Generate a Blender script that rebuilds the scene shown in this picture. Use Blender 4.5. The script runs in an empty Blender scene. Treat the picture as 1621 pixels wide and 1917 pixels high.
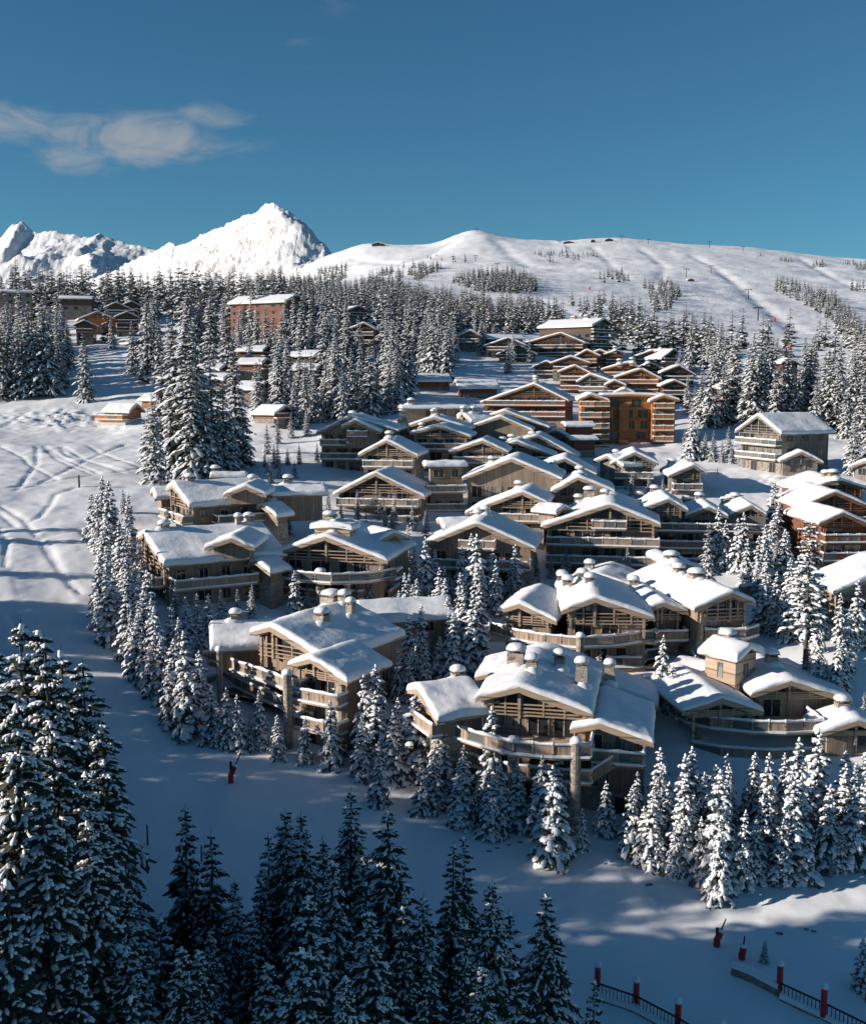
import bpy, math, random
import numpy as np
from mathutils import Vector, Matrix
R = math.radians
sc = bpy.context.scene
COL = sc.collection

# ------------------------------------------------------------------ camera, sky, sun
F = 2055.0; CX = 810.5; CY = 958.5; PITCH = R(7.1); CZ = 60.0
cd = bpy.data.cameras.new("camera"); cam = bpy.data.objects.new("camera", cd); COL.objects.link(cam)
cam.location = (0, 0, CZ); cam.rotation_euler = (math.pi/2 - PITCH, 0, 0)
cd.sensor_fit = 'VERTICAL'; cd.sensor_height = 24; cd.lens = 12/math.tan(math.atan(CY/F))
cd.clip_start = 1; cd.clip_end = 30000
sc.camera = cam
SUN_EL = R(16.6); BETA = R(10)       # sun low on the left, a little behind the camera
sdir = Vector((-math.cos(BETA)*math.cos(SUN_EL), -math.sin(BETA)*math.cos(SUN_EL), math.sin(SUN_EL)))
w = bpy.data.worlds.new("World"); sc.world = w; w.use_nodes = True
nt = w.node_tree; nt.nodes.clear()
def N(nt, t, **kw):
    n = nt.nodes.new(t)
    for k, v in kw.items():
        if k.startswith('i_'): n.inputs[k[2:].replace('_', ' ')].default_value = v
        else: setattr(n, k, v)
    return n
def LK(nt, a, b): nt.links.new(a, b)
sky = N(nt, 'ShaderNodeTexSky', sky_type='NISHITA', sun_disc=False, sun_elevation=SUN_EL,
        sun_rotation=math.atan2(sdir.x, sdir.y), altitude=1800, air_density=1.0, dust_density=0.3, ozone_density=2.5)
tc = N(nt, 'ShaderNodeTexCoord')
# thin wisps of cloud, placed by direction in the sky
mp = N(nt, 'ShaderNodeMapping'); mp.inputs['Scale'].default_value = (5, 5, 13)
LK(nt, tc.outputs['Generated'], mp.inputs['Vector'])
nz = N(nt, 'ShaderNodeTexNoise'); nz.inputs['Scale'].default_value = 3.4; nz.inputs['Detail'].default_value = 10; nz.inputs['Roughness'].default_value = .6; nz.inputs['Distortion'].default_value = .9
LK(nt, mp.outputs[0], nz.inputs['Vector'])
def dirof(px, py):
    X = (px-CX)/F; Y = (CY-py)/F
    v = Vector((X, math.cos(PITCH)+Y*math.sin(PITCH), -math.sin(PITCH)+Y*math.cos(PITCH)))
    return v.normalized()
tot = None
for (px, py, rx, rz, amt) in ((250, 262, .13, .032, 1.0), (140, 290, .06, .026, .8), (30, 232, .06, .028, .85), (400, 218, .05, .022, .75), (590, 20, .06, .05, .42), (520, 122, .07, .018, .25)):
    c = dirof(px, py)
    sub = N(nt, 'ShaderNodeVectorMath', operation='SUBTRACT'); LK(nt, tc.outputs['Generated'], sub.inputs[0]); sub.inputs[1].default_value = c
    mul = N(nt, 'ShaderNodeVectorMath', operation='MULTIPLY'); LK(nt, sub.outputs[0], mul.inputs[0]); mul.inputs[1].default_value = (1/rx, 1/rx, 1/rz)
    ln = N(nt, 'ShaderNodeVectorMath', operation='LENGTH'); LK(nt, mul.outputs[0], ln.inputs[0])
    mr = N(nt, 'ShaderNodeMapRange', interpolation_type='SMOOTHSTEP'); LK(nt, ln.outputs['Value'], mr.inputs['Value'])
    mr.inputs['From Min'].default_value = 0.2; mr.inputs['From Max'].default_value = 1.25; mr.inputs['To Min'].default_value = amt; mr.inputs['To Max'].default_value = 0
    if tot is None: tot = mr.outputs[0]
    else:
        mx = N(nt, 'ShaderNodeMath', operation='MAXIMUM'); LK(nt, tot, mx.inputs[0]); LK(nt, mr.outputs[0], mx.inputs[1]); tot = mx.outputs[0]
# cloud = smoothstep(noise + mask - threshold)
ad = N(nt, 'ShaderNodeMath', operation='MULTIPLY_ADD'); LK(nt, tot, ad.inputs[0]); ad.inputs[1].default_value = .55; LK(nt, nz.outputs['Fac'], ad.inputs[2])
cr = N(nt, 'ShaderNodeMapRange', interpolation_type='SMOOTHSTEP'); LK(nt, ad.outputs[0], cr.inputs['Value'])
cr.inputs['From Min'].default_value = .70; cr.inputs['From Max'].default_value = 1.12; cr.inputs['To Max'].default_value = .8
cm = N(nt, 'ShaderNodeMath', operation='MULTIPLY'); LK(nt, cr.outputs[0], cm.inputs[0]); LK(nt, tot, cm.inputs[1])
hs = N(nt, 'ShaderNodeMix', data_type='RGBA', blend_type='MULTIPLY'); hs.inputs['Factor'].default_value = 1
LK(nt, sky.outputs[0], hs.inputs['A']); hs.inputs['B'].default_value = (0.46, 0.87, 0.96, 1)
mixc = N(nt, 'ShaderNodeMix', data_type='RGBA'); LK(nt, cm.outputs[0], mixc.inputs['Factor'])
LK(nt, hs.outputs['Result'], mixc.inputs['A']); mixc.inputs['B'].default_value = (4.0, 4.3, 4.6, 1)
bg = N(nt, 'ShaderNodeBackground'); bg.inputs['Strength'].default_value = 0.061
LK(nt, mixc.outputs['Result'], bg.inputs['Color'])
wo = N(nt, 'ShaderNodeOutputWorld'); LK(nt, bg.outputs[0], wo.inputs['Surface'])
sd = bpy.data.lights.new("sun", 'SUN'); so = bpy.data.objects.new("sun", sd); COL.objects.link(so)
sd.energy = 5.0; sd.angle = R(0.6); sd.color = (1.0, 0.90, 0.79)
so.rotation_euler = sdir.to_track_quat('Z', 'Y').to_euler()
sc.view_settings.view_transform = 'Standard'; sc.view_settings.look = 'None'
sc.view_settings.exposure = 0.55; sc.view_settings.gamma = 1

# ------------------------------------------------------------------ projection helpers
CP, SP = math.cos(PITCH), math.sin(PITCH)
def ray(px, py):
    X = (px-CX)/F; Y = (CY-py)/F
    return Vector((X, CP+Y*SP, -SP+Y*CP))
def P(px, py, d): return Vector((0, 0, CZ)) + d*ray(px, py)
def proj(v):
    dz = v.z-CZ; dep = v.y*CP - dz*SP; up = v.y*SP + dz*CP
    return (CX+F*v.x/dep, CY-F*up/dep, dep)

# ------------------------------------------------------------------ materials
MATS = {}
def newmat(name):
    m = bpy.data.materials.new(name); m.use_nodes = True; MATS[name] = m
    t = m.node_tree; b = t.nodes['Principled BSDF']
    return m, t, b
def noise_col(t, b, c1, c2, scale, detail=4, coord='Object', stretch=None, lo=.35, hi=.65):
    tcn = N(t, 'ShaderNodeTexCoord'); src = tcn.outputs[coord]
    if stretch:
        mpn = N(t, 'ShaderNodeMapping'); mpn.inputs['Scale'].default_value = stretch; LK(t, src, mpn.inputs[0]); src = mpn.outputs[0]
    n = N(t, 'ShaderNodeTexNoise'); n.inputs['Scale'].default_value = scale; n.inputs['Detail'].default_value = detail; LK(t, src, n.inputs['Vector'])
    r = N(t, 'ShaderNodeValToRGB'); r.color_ramp.elements[0].position = lo; r.color_ramp.elements[1].position = hi
    r.color_ramp.elements[0].color = (*c1, 1); r.color_ramp.elements[1].color = (*c2, 1)
    LK(t, n.outputs['Fac'], r.inputs[0]); LK(t, r.outputs[0], b.inputs['Base Color'])
    return tcn, n, r
def bump(t, b, sock, strength, dist=.1):
    bp = N(t, 'ShaderNodeBump'); bp.inputs['Strength'].default_value = strength; bp.inputs['Distance'].default_value = dist
    LK(t, sock, bp.inputs['Height']); LK(t, bp.outputs[0], b.inputs['Normal'])
    return bp
SNOW = (.83, .84, .86)
def mk_snow(name, scale=1.5, st=.35, dist=.12):
    m, t, b = newmat(name)
    tcn, n, r = noise_col(t, b, (.76, .77, .80), SNOW, scale, 6)
    b.inputs['Roughness'].default_value = .65; b.inputs['Specular IOR Level'].default_value = .25
    bump(t, b, n.outputs['Fac'], st, dist)
    return m
mk_snow('snow_roof', 1.1, .4, .18); mk_snow('snow_tree', 3, .5, .1)
def mk_planks(name, c1, c2, freq=5.0, horizontal=False, rough=.75):
    m, t, b = newmat(name)
    tcn, n, r = noise_col(t, b, c1, c2, .9, 5, stretch=(6, 6, .6) if not horizontal else (.6, .6, 7), lo=.3, hi=.7)
    sep = N(t, 'ShaderNodeSeparateXYZ'); LK(t, tcn.outputs['Object'], sep.inputs[0])
    if horizontal: src = sep.outputs['Z']
    else:
        a = N(t, 'ShaderNodeMath', operation='ADD'); LK(t, sep.outputs['X'], a.inputs[0]); LK(t, sep.outputs['Y'], a.inputs[1]); src = a.outputs[0]
    mu = N(t, 'ShaderNodeMath', operation='MULTIPLY'); LK(t, src, mu.inputs[0]); mu.inputs[1].default_value = freq
    fr = N(t, 'ShaderNodeMath', operation='FRACT'); LK(t, mu.outputs[0], fr.inputs[0])
    ls = N(t, 'ShaderNodeMath', operation='GREATER_THAN'); LK(t, fr.outputs[0], ls.inputs[0]); ls.inputs[1].default_value = .13
    fl = N(t, 'ShaderNodeMath', operation='FLOOR'); LK(t, mu.outputs[0], fl.inputs[0])
    wn = N(t, 'ShaderNodeTexWhiteNoise', noise_dimensions='1D'); LK(t, fl.outputs[0], wn.inputs['W'])
    mr = N(t, 'ShaderNodeMapRange'); LK(t, wn.outputs['Value'], mr.inputs[0]); mr.inputs['To Min'].default_value = .72; mr.inputs['To Max'].default_value = 1.15
    m1 = N(t, 'ShaderNodeMath', operation='MULTIPLY_ADD'); LK(t, ls.outputs[0], m1.inputs[0]); m1.inputs[1].default_value = .6; m1.inputs[2].default_value = .4
    m2 = N(t, 'ShaderNodeMath', operation='MULTIPLY'); LK(t, m1.outputs[0], m2.inputs[0]); LK(t, mr.outputs[0], m2.inputs[1])
    mx = N(t, 'ShaderNodeMix', data_type='RGBA', blend_type='MULTIPLY'); mx.inputs['Factor'].default_value = 1
    LK(t, r.outputs[0], mx.inputs['A'])
    cb = N(t, 'ShaderNodeCombineColor'); 
    for k in range(3): LK(t, m2.outputs[0], cb.inputs[k])
    LK(t, cb.outputs[0], mx.inputs['B']); LK(t, mx.outputs['Result'], b.inputs['Base Color'])
    b.inputs['Roughness'].default_value = rough; bump(t, b, ls.outputs[0], .5, .03)
    return m
mk_planks('taupe_planks', (.235, .175, .13), (.36, .27, .205), 4)
mk_planks('taupe_rail', (.31, .23, .175), (.42, .315, .24), 5)
mk_planks('taupe_beam', (.41, .30, .215), (.54, .40, .285), .8, True)
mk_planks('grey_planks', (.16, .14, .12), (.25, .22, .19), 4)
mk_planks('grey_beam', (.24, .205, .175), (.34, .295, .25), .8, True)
mk_planks('amber_planks', (.34, .135, .045), (.46, .195, .065), 3.5, True)
mk_planks('amber_beam', (.45, .19, .06), (.56, .25, .09), .8, True)
mk_planks('russet_planks', (.16, .062, .034), (.26, .105, .056), 3.5, True)
mk_planks('russet_beam', (.24, .11, .06), (.34, .16, .085), .8, True)
mk_planks('dark_planks', (.075, .045, .03), (.12, .075, .05), 3.5, True)
mk_planks('dark_beam', (.10, .065, .045), (.16, .10, .07), .8, True)
mk_planks('red_planks', (.20, .04, .025), (.30, .06, .035), 3.5, True)
mk_planks('red_beam', (.24, .06, .035), (.33, .09, .05), .8, True)
def mk_stone(name, c1, c2, scale=1.6):
    m, t, b = newmat(name)
    tcn = N(t, 'ShaderNodeTexCoord')
    mpn = N(t, 'ShaderNodeMapping'); mpn.inputs['Scale'].default_value = (1, 1, 1.9); LK(t, tcn.outputs['Object'], mpn.inputs[0])
    v = N(t, 'ShaderNodeTexVoronoi'); v.inputs['Scale'].default_value = scale; LK(t, mpn.outputs[0], v.inputs['Vector'])
    v2 = N(t, 'ShaderNodeTexVoronoi', feature='DISTANCE_TO_EDGE'); v2.inputs['Scale'].default_value = scale; LK(t, mpn.outputs[0], v2.inputs['Vector'])
    sp = N(t, 'ShaderNodeSeparateColor'); LK(t, v.outputs['Color'], sp.inputs[0])
    r = N(t, 'ShaderNodeValToRGB'); r.color_ramp.elements[0].color = (*c1, 1); r.color_ramp.elements[1].color = (*c2, 1); LK(t, sp.outputs[0], r.inputs[0])
    gt = N(t, 'ShaderNodeMapRange'); LK(t, v2.outputs['Distance'], gt.inputs[0]); gt.inputs['From Max'].default_value = .07; gt.inputs['To Min'].default_value = .45
    cb = N(t, 'ShaderNodeCombineColor')
    for k in range(3): LK(t, gt.outputs[0], cb.inputs[k])
    mx = N(t, 'ShaderNodeMix', data_type='RGBA', blend_type='MULTIPLY'); mx.inputs['Factor'].default_value = 1
    LK(t, r.outputs[0], mx.inputs['A']); LK(t, cb.outputs[0], mx.inputs['B']); LK(t, mx.outputs['Result'], b.inputs['Base Color'])
    b.inputs['Roughness'].default_value = .9; bump(t, b, gt.outputs[0], .6, .06)
    return m
mk_stone('stone', (.17, .145, .125), (.33, .28, .235)); mk_stone('pale_stone', (.25, .215, .18), (.43, .37, .305))
m, t, b = newmat('plaster'); noise_col(t, b, (.42, .40, .36), (.5, .48, .44), 1.2); b.inputs['Roughness'].default_value = .9
m, t, b = newmat('glass'); noise_col(t, b, (.012, .018, .024), (.035, .045, .055), .35, 2, lo=.4, hi=.6)
b.inputs['Roughness'].default_value = .08; b.inputs['Specular IOR Level'].default_value = .6
m, t, b = newmat('curtain_glass'); noise_col(t, b, (.10, .10, .10), (.26, .25, .24), 1.0, 2, stretch=(3, 3, .3), lo=.45, hi=.55)
b.inputs['Roughness'].default_value = .15
m, t, b = newmat('rail_glass'); b.inputs['Base Color'].default_value = (.16, .18, .18, 1); b.inputs['Roughness'].default_value = .12; b.inputs['Alpha'].default_value = .55
m, t, b = newmat('dark_metal'); b.inputs['Base Color'].default_value = (.03, .03, .035, 1); b.inputs['Roughness'].default_value = .5; b.inputs['Metallic'].default_value = .6
m, t, b = newmat('red_padding'); noise_col(t, b, (.42, .015, .018), (.55, .03, .03), 2.5); b.inputs['Roughness'].default_value = .55
m, t, b = newmat('asphalt'); noise_col(t, b, (.05, .05, .05), (.07, .07, .07), 2.5); b.inputs['Roughness'].default_value = .8
m, t, b = newmat('needles'); oi = N(t, 'ShaderNodeObjectInfo')
tcn, n, r = noise_col(t, b, (.045, .05, .038), (.085, .088, .062), 1.6, 3)
b.inputs['Roughness'].default_value = .8; b.inputs['Specular IOR Level'].default_value = .15
m, t, b = newmat('frosted_needles'); noise_col(t, b, (.055, .062, .055), (.14, .15, .14), 1.3, 4)
b.inputs['Roughness'].default_value = .85; b.inputs['Specular IOR Level'].default_value = .1
m, t, b = newmat('bark'); noise_col(t, b, (.07, .05, .035), (.13, .095, .065), 3, stretch=(3, 3, .5)); b.inputs['Roughness'].default_value = .95

def M(*names): return [MATS[n] for n in names]

# snow-covered ground
m, t, b = newmat('snow_ground')
geo = N(t, 'ShaderNodeNewGeometry')
n1 = N(t, 'ShaderNodeTexNoise'); n1.inputs['Scale'].default_value = .25; n1.inputs['Detail'].default_value = 8; n1.inputs['Roughness'].default_value = .6; LK(t, geo.outputs['Position'], n1.inputs['Vector'])
n2 = N(t, 'ShaderNodeTexNoise'); n2.inputs['Scale'].default_value = .035; n2.inputs['Detail'].default_value = 9; n2.inputs['Roughness'].default_value = .62; LK(t, geo.outputs['Position'], n2.inputs['Vector'])
r = N(t, 'ShaderNodeValToRGB'); r.color_ramp.elements[0].position = .3; r.color_ramp.elements[1].position = .6
r.color_ramp.elements[0].color = (.80, .81, .84, 1); r.color_ramp.elements[1].color = (*SNOW, 1)
LK(t, n1.outputs['Fac'], r.inputs[0])
b.inputs['Roughness'].default_value = .6; b.inputs['Specular IOR Level'].default_value = .25
# brush and stones poking through on rough ground (vertex attribute 'brush')
at = N(t, 'ShaderNodeAttribute', attribute_name='brush')
n3 = N(t, 'ShaderNodeTexNoise'); n3.inputs['Scale'].default_value = .9; n3.inputs['Detail'].default_value = 6; n3.inputs['Roughness'].default_value = .75; LK(t, geo.outputs['Position'], n3.inputs['Vector'])
mm = N(t, 'ShaderNodeMath', operation='MULTIPLY_ADD'); LK(t, at.outputs['Fac'], mm.inputs[0]); mm.inputs[1].default_value = .22; LK(t, n3.outputs['Fac'], mm.inputs[2])
mr = N(t, 'ShaderNodeMapRange'); LK(t, mm.outputs[0], mr.inputs[0]); mr.inputs['From Min'].default_value = .72; mr.inputs['From Max'].default_value = .82; mr.inputs['To Max'].default_value = .75
mx = N(t, 'ShaderNodeMix', data_type='RGBA'); LK(t, mr.outputs[0], mx.inputs['Factor']); LK(t, r.outputs[0], mx.inputs['A']); mx.inputs['B'].default_value = (.22, .17, .12, 1)
LK(t, mx.outputs['Result'], b.inputs['Base Color'])
sx_ = N(t, 'ShaderNodeSeparateXYZ'); LK(t, geo.outputs['Position'], sx_.inputs[0])
ga = N(t, 'ShaderNodeAttribute', attribute_name='groom')
w1 = N(t, 'ShaderNodeMath', operation='MULTIPLY_ADD'); LK(t, sx_.outputs['Y'], w1.inputs[0]); w1.inputs[1].default_value = -.085; LK(t, sx_.outputs['X'], w1.inputs[2])
w1b = N(t, 'ShaderNodeMath', operation='MULTIPLY_ADD'); LK(t, n2.outputs['Fac'], w1b.inputs[0]); w1b.inputs[1].default_value = 30; LK(t, w1.outputs[0], w1b.inputs[2])
w2 = N(t, 'ShaderNodeMath', operation='MULTIPLY'); LK(t, w1b.outputs[0], w2.inputs[0]); w2.inputs[1].default_value = 1.0
w3 = N(t, 'ShaderNodeMath', operation='SINE'); LK(t, w2.outputs[0], w3.inputs[0])
w4 = N(t, 'ShaderNodeMath', operation='MULTIPLY'); LK(t, w3.outputs[0], w4.inputs[0]); LK(t, ga.outputs['Fac'], w4.inputs[1])
b0 = N(t, 'ShaderNodeBump'); b0.inputs['Strength'].default_value = .5; b0.inputs['Distance'].default_value = .07; LK(t, w4.outputs[0], b0.inputs['Height'])
b1 = N(t, 'ShaderNodeBump'); LK(t, b0.outputs[0], b1.inputs['Normal']); b1.inputs['Strength'].default_value = .3; b1.inputs['Distance'].default_value = .7; LK(t, n2.outputs['Fac'], b1.inputs['Height'])
b2 = N(t, 'ShaderNodeBump'); b2.inputs['Strength'].default_value = .35; b2.inputs['Distance'].default_value = .22; LK(t, n1.outputs['Fac'], b2.inputs['Height']); LK(t, b1.outputs[0], b2.inputs['Normal'])
LK(t, b2.outputs[0], b.inputs['Normal'])
# far mountains: snow with rock on the steep faces
m, t, b = newmat('alpine'); geo = N(t, 'ShaderNodeNewGeometry')
sp = N(t, 'ShaderNodeSeparateXYZ'); LK(t, geo.outputs['True Normal'], sp.inputs[0])
n1 = N(t, 'ShaderNodeTexNoise'); n1.inputs['Scale'].default_value = .02; n1.inputs['Detail'].default_value = 10; n1.inputs['Roughness'].default_value = .7; LK(t, geo.outputs['Position'], n1.inputs['Vector'])
mm = N(t, 'ShaderNodeMath', operation='MULTIPLY_ADD'); LK(t, n1.outputs['Fac'], mm.inputs[0]); mm.inputs[1].default_value = -.62; LK(t, sp.outputs['Z'], mm.inputs[2])
mr = N(t, 'ShaderNodeMapRange'); LK(t, mm.outputs[0], mr.inputs[0]); mr.inputs['From Min'].default_value = .03; mr.inputs['From Max'].default_value = .13
mx = N(t, 'ShaderNodeMix', data_type='RGBA'); LK(t, mr.outputs[0], mx.inputs['Factor']); mx.inputs['A'].default_value = (.26, .24, .23, 1); mx.inputs['B'].default_value = (.70, .71, .74, 1)
LK(t, mx.outputs['Result'], b.inputs['Base Color']); b.inputs['Roughness'].default_value = .8; bump(t, b, n1.outputs['Fac'], .8, 14)

# ------------------------------------------------------------------ value noise in numpy
rng = np.random.default_rng(7)
_tab = rng.random((256, 256))
def vnoise(x, y, s):
    x = np.asarray(x)/s; y = np.asarray(y)/s
    xi = np.floor(x).astype(int); yi = np.floor(y).astype(int); fx = x-xi; fy = y-yi
    fx = fx*fx*(3-2*fx); fy = fy*fy*(3-2*fy)
    a = _tab[xi % 256, yi % 256]; b_ = _tab[(xi+1) % 256, yi % 256]; c = _tab[xi % 256, (yi+1) % 256]; d = _tab[(xi+1) % 256, (yi+1) % 256]
    return (a*(1-fx)+b_*fx)*(1-fy)+(c*(1-fx)+d*fx)*fy - .5
def fbm(x, y, s, o=5, g=.5):
    v = 0; a = 1
    for k in range(o): v = v + a*vnoise(x+k*31.7*s, y+k*17.3*s, s); s *= .5; a *= g
    return v
def ridged(x, y, s, o=5):
    v = 0; a = 1
    for k in range(o): v = v + a*(1-4*np.abs(vnoise(x+k*37*s, y-k*19*s, s))); s *= .5; a *= .5
    return v*.5

# ------------------------------------------------------------------ terrain table: depth -> [(photo column, height relative to the camera)]
def pr(py): return lambda d: -(SP - (CY-py)/F*CP)*d      # image row -> relative height at depth d
ROWS = [
 (20, [(-600, -46), (2200, -47)]),
 (77, [(-600, -43), (0, -45), (810, -45), (1621, -45), (2200, -45)]),
 (95, [(-600, -37), (0, -42), (250, -43), (550, -43.5), (810, -43.5), (1350, -43), (1621, -42.5), (2200, -42)]),
 (112, [(-600, -32), (0, -38.5), (250, -38.5), (550, -38.5), (810, -40), (1100, -41), (1350, -40.5), (1621, -39.5), (2200, -38)]),
 (130, [(-600, -28), (0, -34), (250, -34), (550, -36), (810, -36.5), (1100, -36.5), (1350, -33), (1621, -31), (2200, -30)]),
 (150, [(-600, -24), (0, -29), (250, -30), (550, -32), (810, -32.5), (1100, -34), (1350, -33.5), (1621, -30), (2200, -27)]),
 (180, [(-600, -20), (0, -24), (250, -24), (550, -27), (810, -29), (1100, -33), (1350, -34), (1621, -28), (2200, -25)]),
 (220, [(-600, -16), (0, -20.5), (250, -20), (550, -20.5), (700, -23), (810, -23), (1100, -24), (1350, -22), (1621, -22), (2200, -20)]),
 (280, [(-600, -12), (0, -17), (250, -17), (550, -13), (810, -13), (1100, -19), (1350, -16), (1621, -15), (2200, -12)]),
 (350, [(-600, -4), (0, -5), (250, -5), (550, 1), (810, -4), (1100, -4), (1350, -5), (1621, -5), (2200, 0)]),
 (440, [(-600, 14), (0, 13), (250, 13), (550, 17), (810, 10), (1100, 9), (1350, 3), (1621, 3), (2200, 8)]),
 (500, [(-600, 26), (0, 25), (250, 25), (550, 27), (810, 17), (1100, 16), (1350, 9), (1621, 8), (2200, 14)]),
 (600, [(-600, 42), (0, 40), (250, 40), (550, 40), (810, 26), (1100, 26), (1350, 17), (1621, 15), (2200, 20)]),
 (800, [(-600, 60), (0, 56), (250, 57), (550, 62), (810, 51), (1100, 47), (1350, 38), (1621, 31), (2200, 30)]),
 (1100, [(-600, 60), (0, 62), (250, 66), (450, 80), (550, 93), (810, 88), (1100, 83), (1350, 69), (1621, 60), (2200, 60)]),
 (1500, [(-600, 40), (0, 50), (250, 62), (450, 95), (550, 135), (810, 143), (1100, 143), (1350, 125), (1621, 114), (2200, 110)]),
 (2000, [(-600, 0), (0, 30), (250, 50), (450, 90), (600, 190), (700, 218), (810, 218), (1100, 226), (1350, 205), (1621, 186), (2200, 180)]),
 (2450, [(-600, -60), (0, 0), (250, 40), (450, 120), (560, pr(505)), (600, pr(490)), (640, pr(473)), (680, pr(461)), (700, pr(459)), (735, pr(463)), (800, pr(467)), (822, pr(462)), (850, pr(449)), (880, pr(437)), (893, pr(434)), (905, pr(436)), (925, pr(446)), (960, pr(452)), (1010, pr(460)), (1040, pr(460)), (1080, pr(455)), (1140, pr(451)), (1180, pr(452)), (1240, pr(459)), (1300, pr(464)), (1400, pr(467)), (1480, pr(478)), (1560, pr(487)), (1621, pr(490)), (1800, pr(500)), (2200, pr(510))]),
 (2700, [(-600, -150), (450, 40), (600, 200), (810, 250), (1100, 260), (1621, 230), (2200, 200)]),
 (3300, [(-600, -300), (2200, -300)]),
]
GR = []
A_AX = np.concatenate([np.linspace(-2.6, -.5, 40, endpoint=False), np.linspace(-.5, .5, 560), np.linspace(.5, 2.6, 41)[1:]])
for d, pts in ROWS:
    dzs = [(v(d) if callable(v) else v) for _, v in pts]
    D = (d + np.mean(dzs)*SP)/CP
    a = [((px-CX)/F*d)/(D+60) for px, _ in pts]
    au = np.linspace(-2.6, 2.6, 2601); zu = np.interp(au, a, dzs); sg = 5 if d == 2450 else 42
    kx = np.arange(-3*sg, 3*sg+1); kk = np.exp(-.5*(kx/sg)**2); kk /= kk.sum()
    zu = np.convolve(np.pad(zu, 3*sg, mode='edge'), kk, mode='valid')
    GR.append((D, np.interp(A_AX, au, zu)))
DK = np.array([g[0] for g in GR]); ZK = np.array([g[1] for g in GR])      # rows x columns
TK = np.log(DK+40)
def pchip_rows(Dq):
    tq = np.log(np.maximum(Dq, DK[0]-15)+40)
    h = np.diff(TK); dl = np.diff(ZK, axis=0)/h[:, None]
    mslope = np.zeros_like(ZK)
    mslope[1:-1] = np.where(dl[:-1]*dl[1:] > 0, 2*dl[:-1]*dl[1:]/(dl[:-1]+dl[1:]+1e-12), 0)
    i = np.clip(np.searchsorted(TK, tq)-1, 0, len(TK)-2)
    s = np.clip((tq-TK[i])/h[i], 0, 1)[:, None]; hh = h[i][:, None]
    return (2*s**3-3*s**2+1)*ZK[i]+(s**3-2*s**2+s)*hh*mslope[i]+(-2*s**3+3*s**2)*ZK[i+1]+(s**3-s**2)*hh*mslope[i+1]
D_AX = np.concatenate([np.linspace(-55, 58, 30, endpoint=False), np.linspace(58, 125, 110, endpoint=False), np.linspace(125, 320, 330, endpoint=False),
                       np.linspace(320, 700, 120, endpoint=False), np.linspace(700, 2600, 170, endpoint=False), np.linspace(2600, 3290, 20)])
GZ = pchip_rows(D_AX)
XX = A_AX[None, :]*(D_AX[:, None]+60); YY = np.repeat(D_AX[:, None], len(A_AX), 1)
GZ = GZ + CZ
amp = np.clip(YY/900, .12, 1.0)
GZ = GZ + fbm(XX, YY, 40, 4)*2.2*np.clip(YY/300, .35, 1) + fbm(XX+500, YY, 7, 4)*.45
GZ = GZ + np.where(YY > 500, fbm(XX, YY, 260, 5)*np.clip((YY-500)/1000, 0, 1)*12*np.clip((2300-YY)/400, 0, 1), 0)
GZ = GZ + np.clip((YY-1900)/500, 0, 1)*ridged(XX, YY, 160, 5)*4*np.clip((1250-np.abs(XX-150))/400, 0, 1)*(XX < 260)
def ground(x, y):
    i = np.searchsorted(D_AX, y)-1; i = min(max(i, 0), len(D_AX)-2)
    ty = min(max((y-D_AX[i])/(D_AX[i+1]-D_AX[i]), 0), 1)
    a = x/(max(y, -50)+60); j = np.searchsorted(A_AX, a)-1; j = min(max(j, 0), len(A_AX)-2)
    tx = min(max((a-A_AX[j])/(A_AX[j+1]-A_AX[j]), 0), 1)
    return float((GZ[i, j]*(1-tx)+GZ[i, j+1]*tx)*(1-ty)+(GZ[i+1, j]*(1-tx)+GZ[i+1, j+1]*tx)*ty)
def hit(px, py, dmin=55, dmax=2500):
    r = ray(px, py); prev = dmin; d = dmin
    while d < dmax:
        p = Vector((0, 0, CZ))+d*r
        if p.z < ground(p.x, p.y):
            lo, hi = prev, d
            for _ in range(12):
                md = (lo+hi)/2; q = Vector((0, 0, CZ))+md*r
                if q.z < ground(q.x, q.y): hi = md
                else: lo = md
            q = Vector((0, 0, CZ))+hi*r; return q
        prev = d; d *= 1.008
    return None

# ski tracks pressed into the snow (photo lines on the ground -> world lines -> grooves)
def groove(pts, wdt, depth, ms=30):
    wp = []
    for k in range(len(pts)-1):
        n = max(2, int(math.hypot(pts[k+1][0]-pts[k][0], pts[k+1][1]-pts[k][1])/12))
        for s in range(n+(k == len(pts)-2)):
            f = s/n; px = pts[k][0]*(1-f)+pts[k+1][0]*f; py = pts[k][1]*(1-f)+pts[k+1][1]*f
            q = hit(px, py)
            if q: wp.append((q.x, q.y))
    for (x0, y0), (x1, y1) in zip(wp[:-1], wp[1:]):
        if math.hypot(x1-x0, y1-y0) > ms: continue
        i0 = max(0, np.searchsorted(D_AX, min(y0, y1)-3*max(1, wdt))); i1 = np.searchsorted(D_AX, max(y0, y1)+3*max(1, wdt))
        if i1-i0 < 1: continue
        xs = XX[i0:i1]; ys = YY[i0:i1]; L2 = (x1-x0)**2+(y1-y0)**2+1e-6
        tt = np.clip(((xs-x0)*(x1-x0)+(ys-y0)*(y1-y0))/L2, 0, 1)
        dd = np.hypot(xs-x0-tt*(x1-x0), ys-y0-tt*(y1-y0))
        GR2[i0:i1] = np.minimum(GR2[i0:i1], -depth*np.exp(-(dd/wdt)**2))
GR2 = np.zeros_like(GZ)
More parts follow.
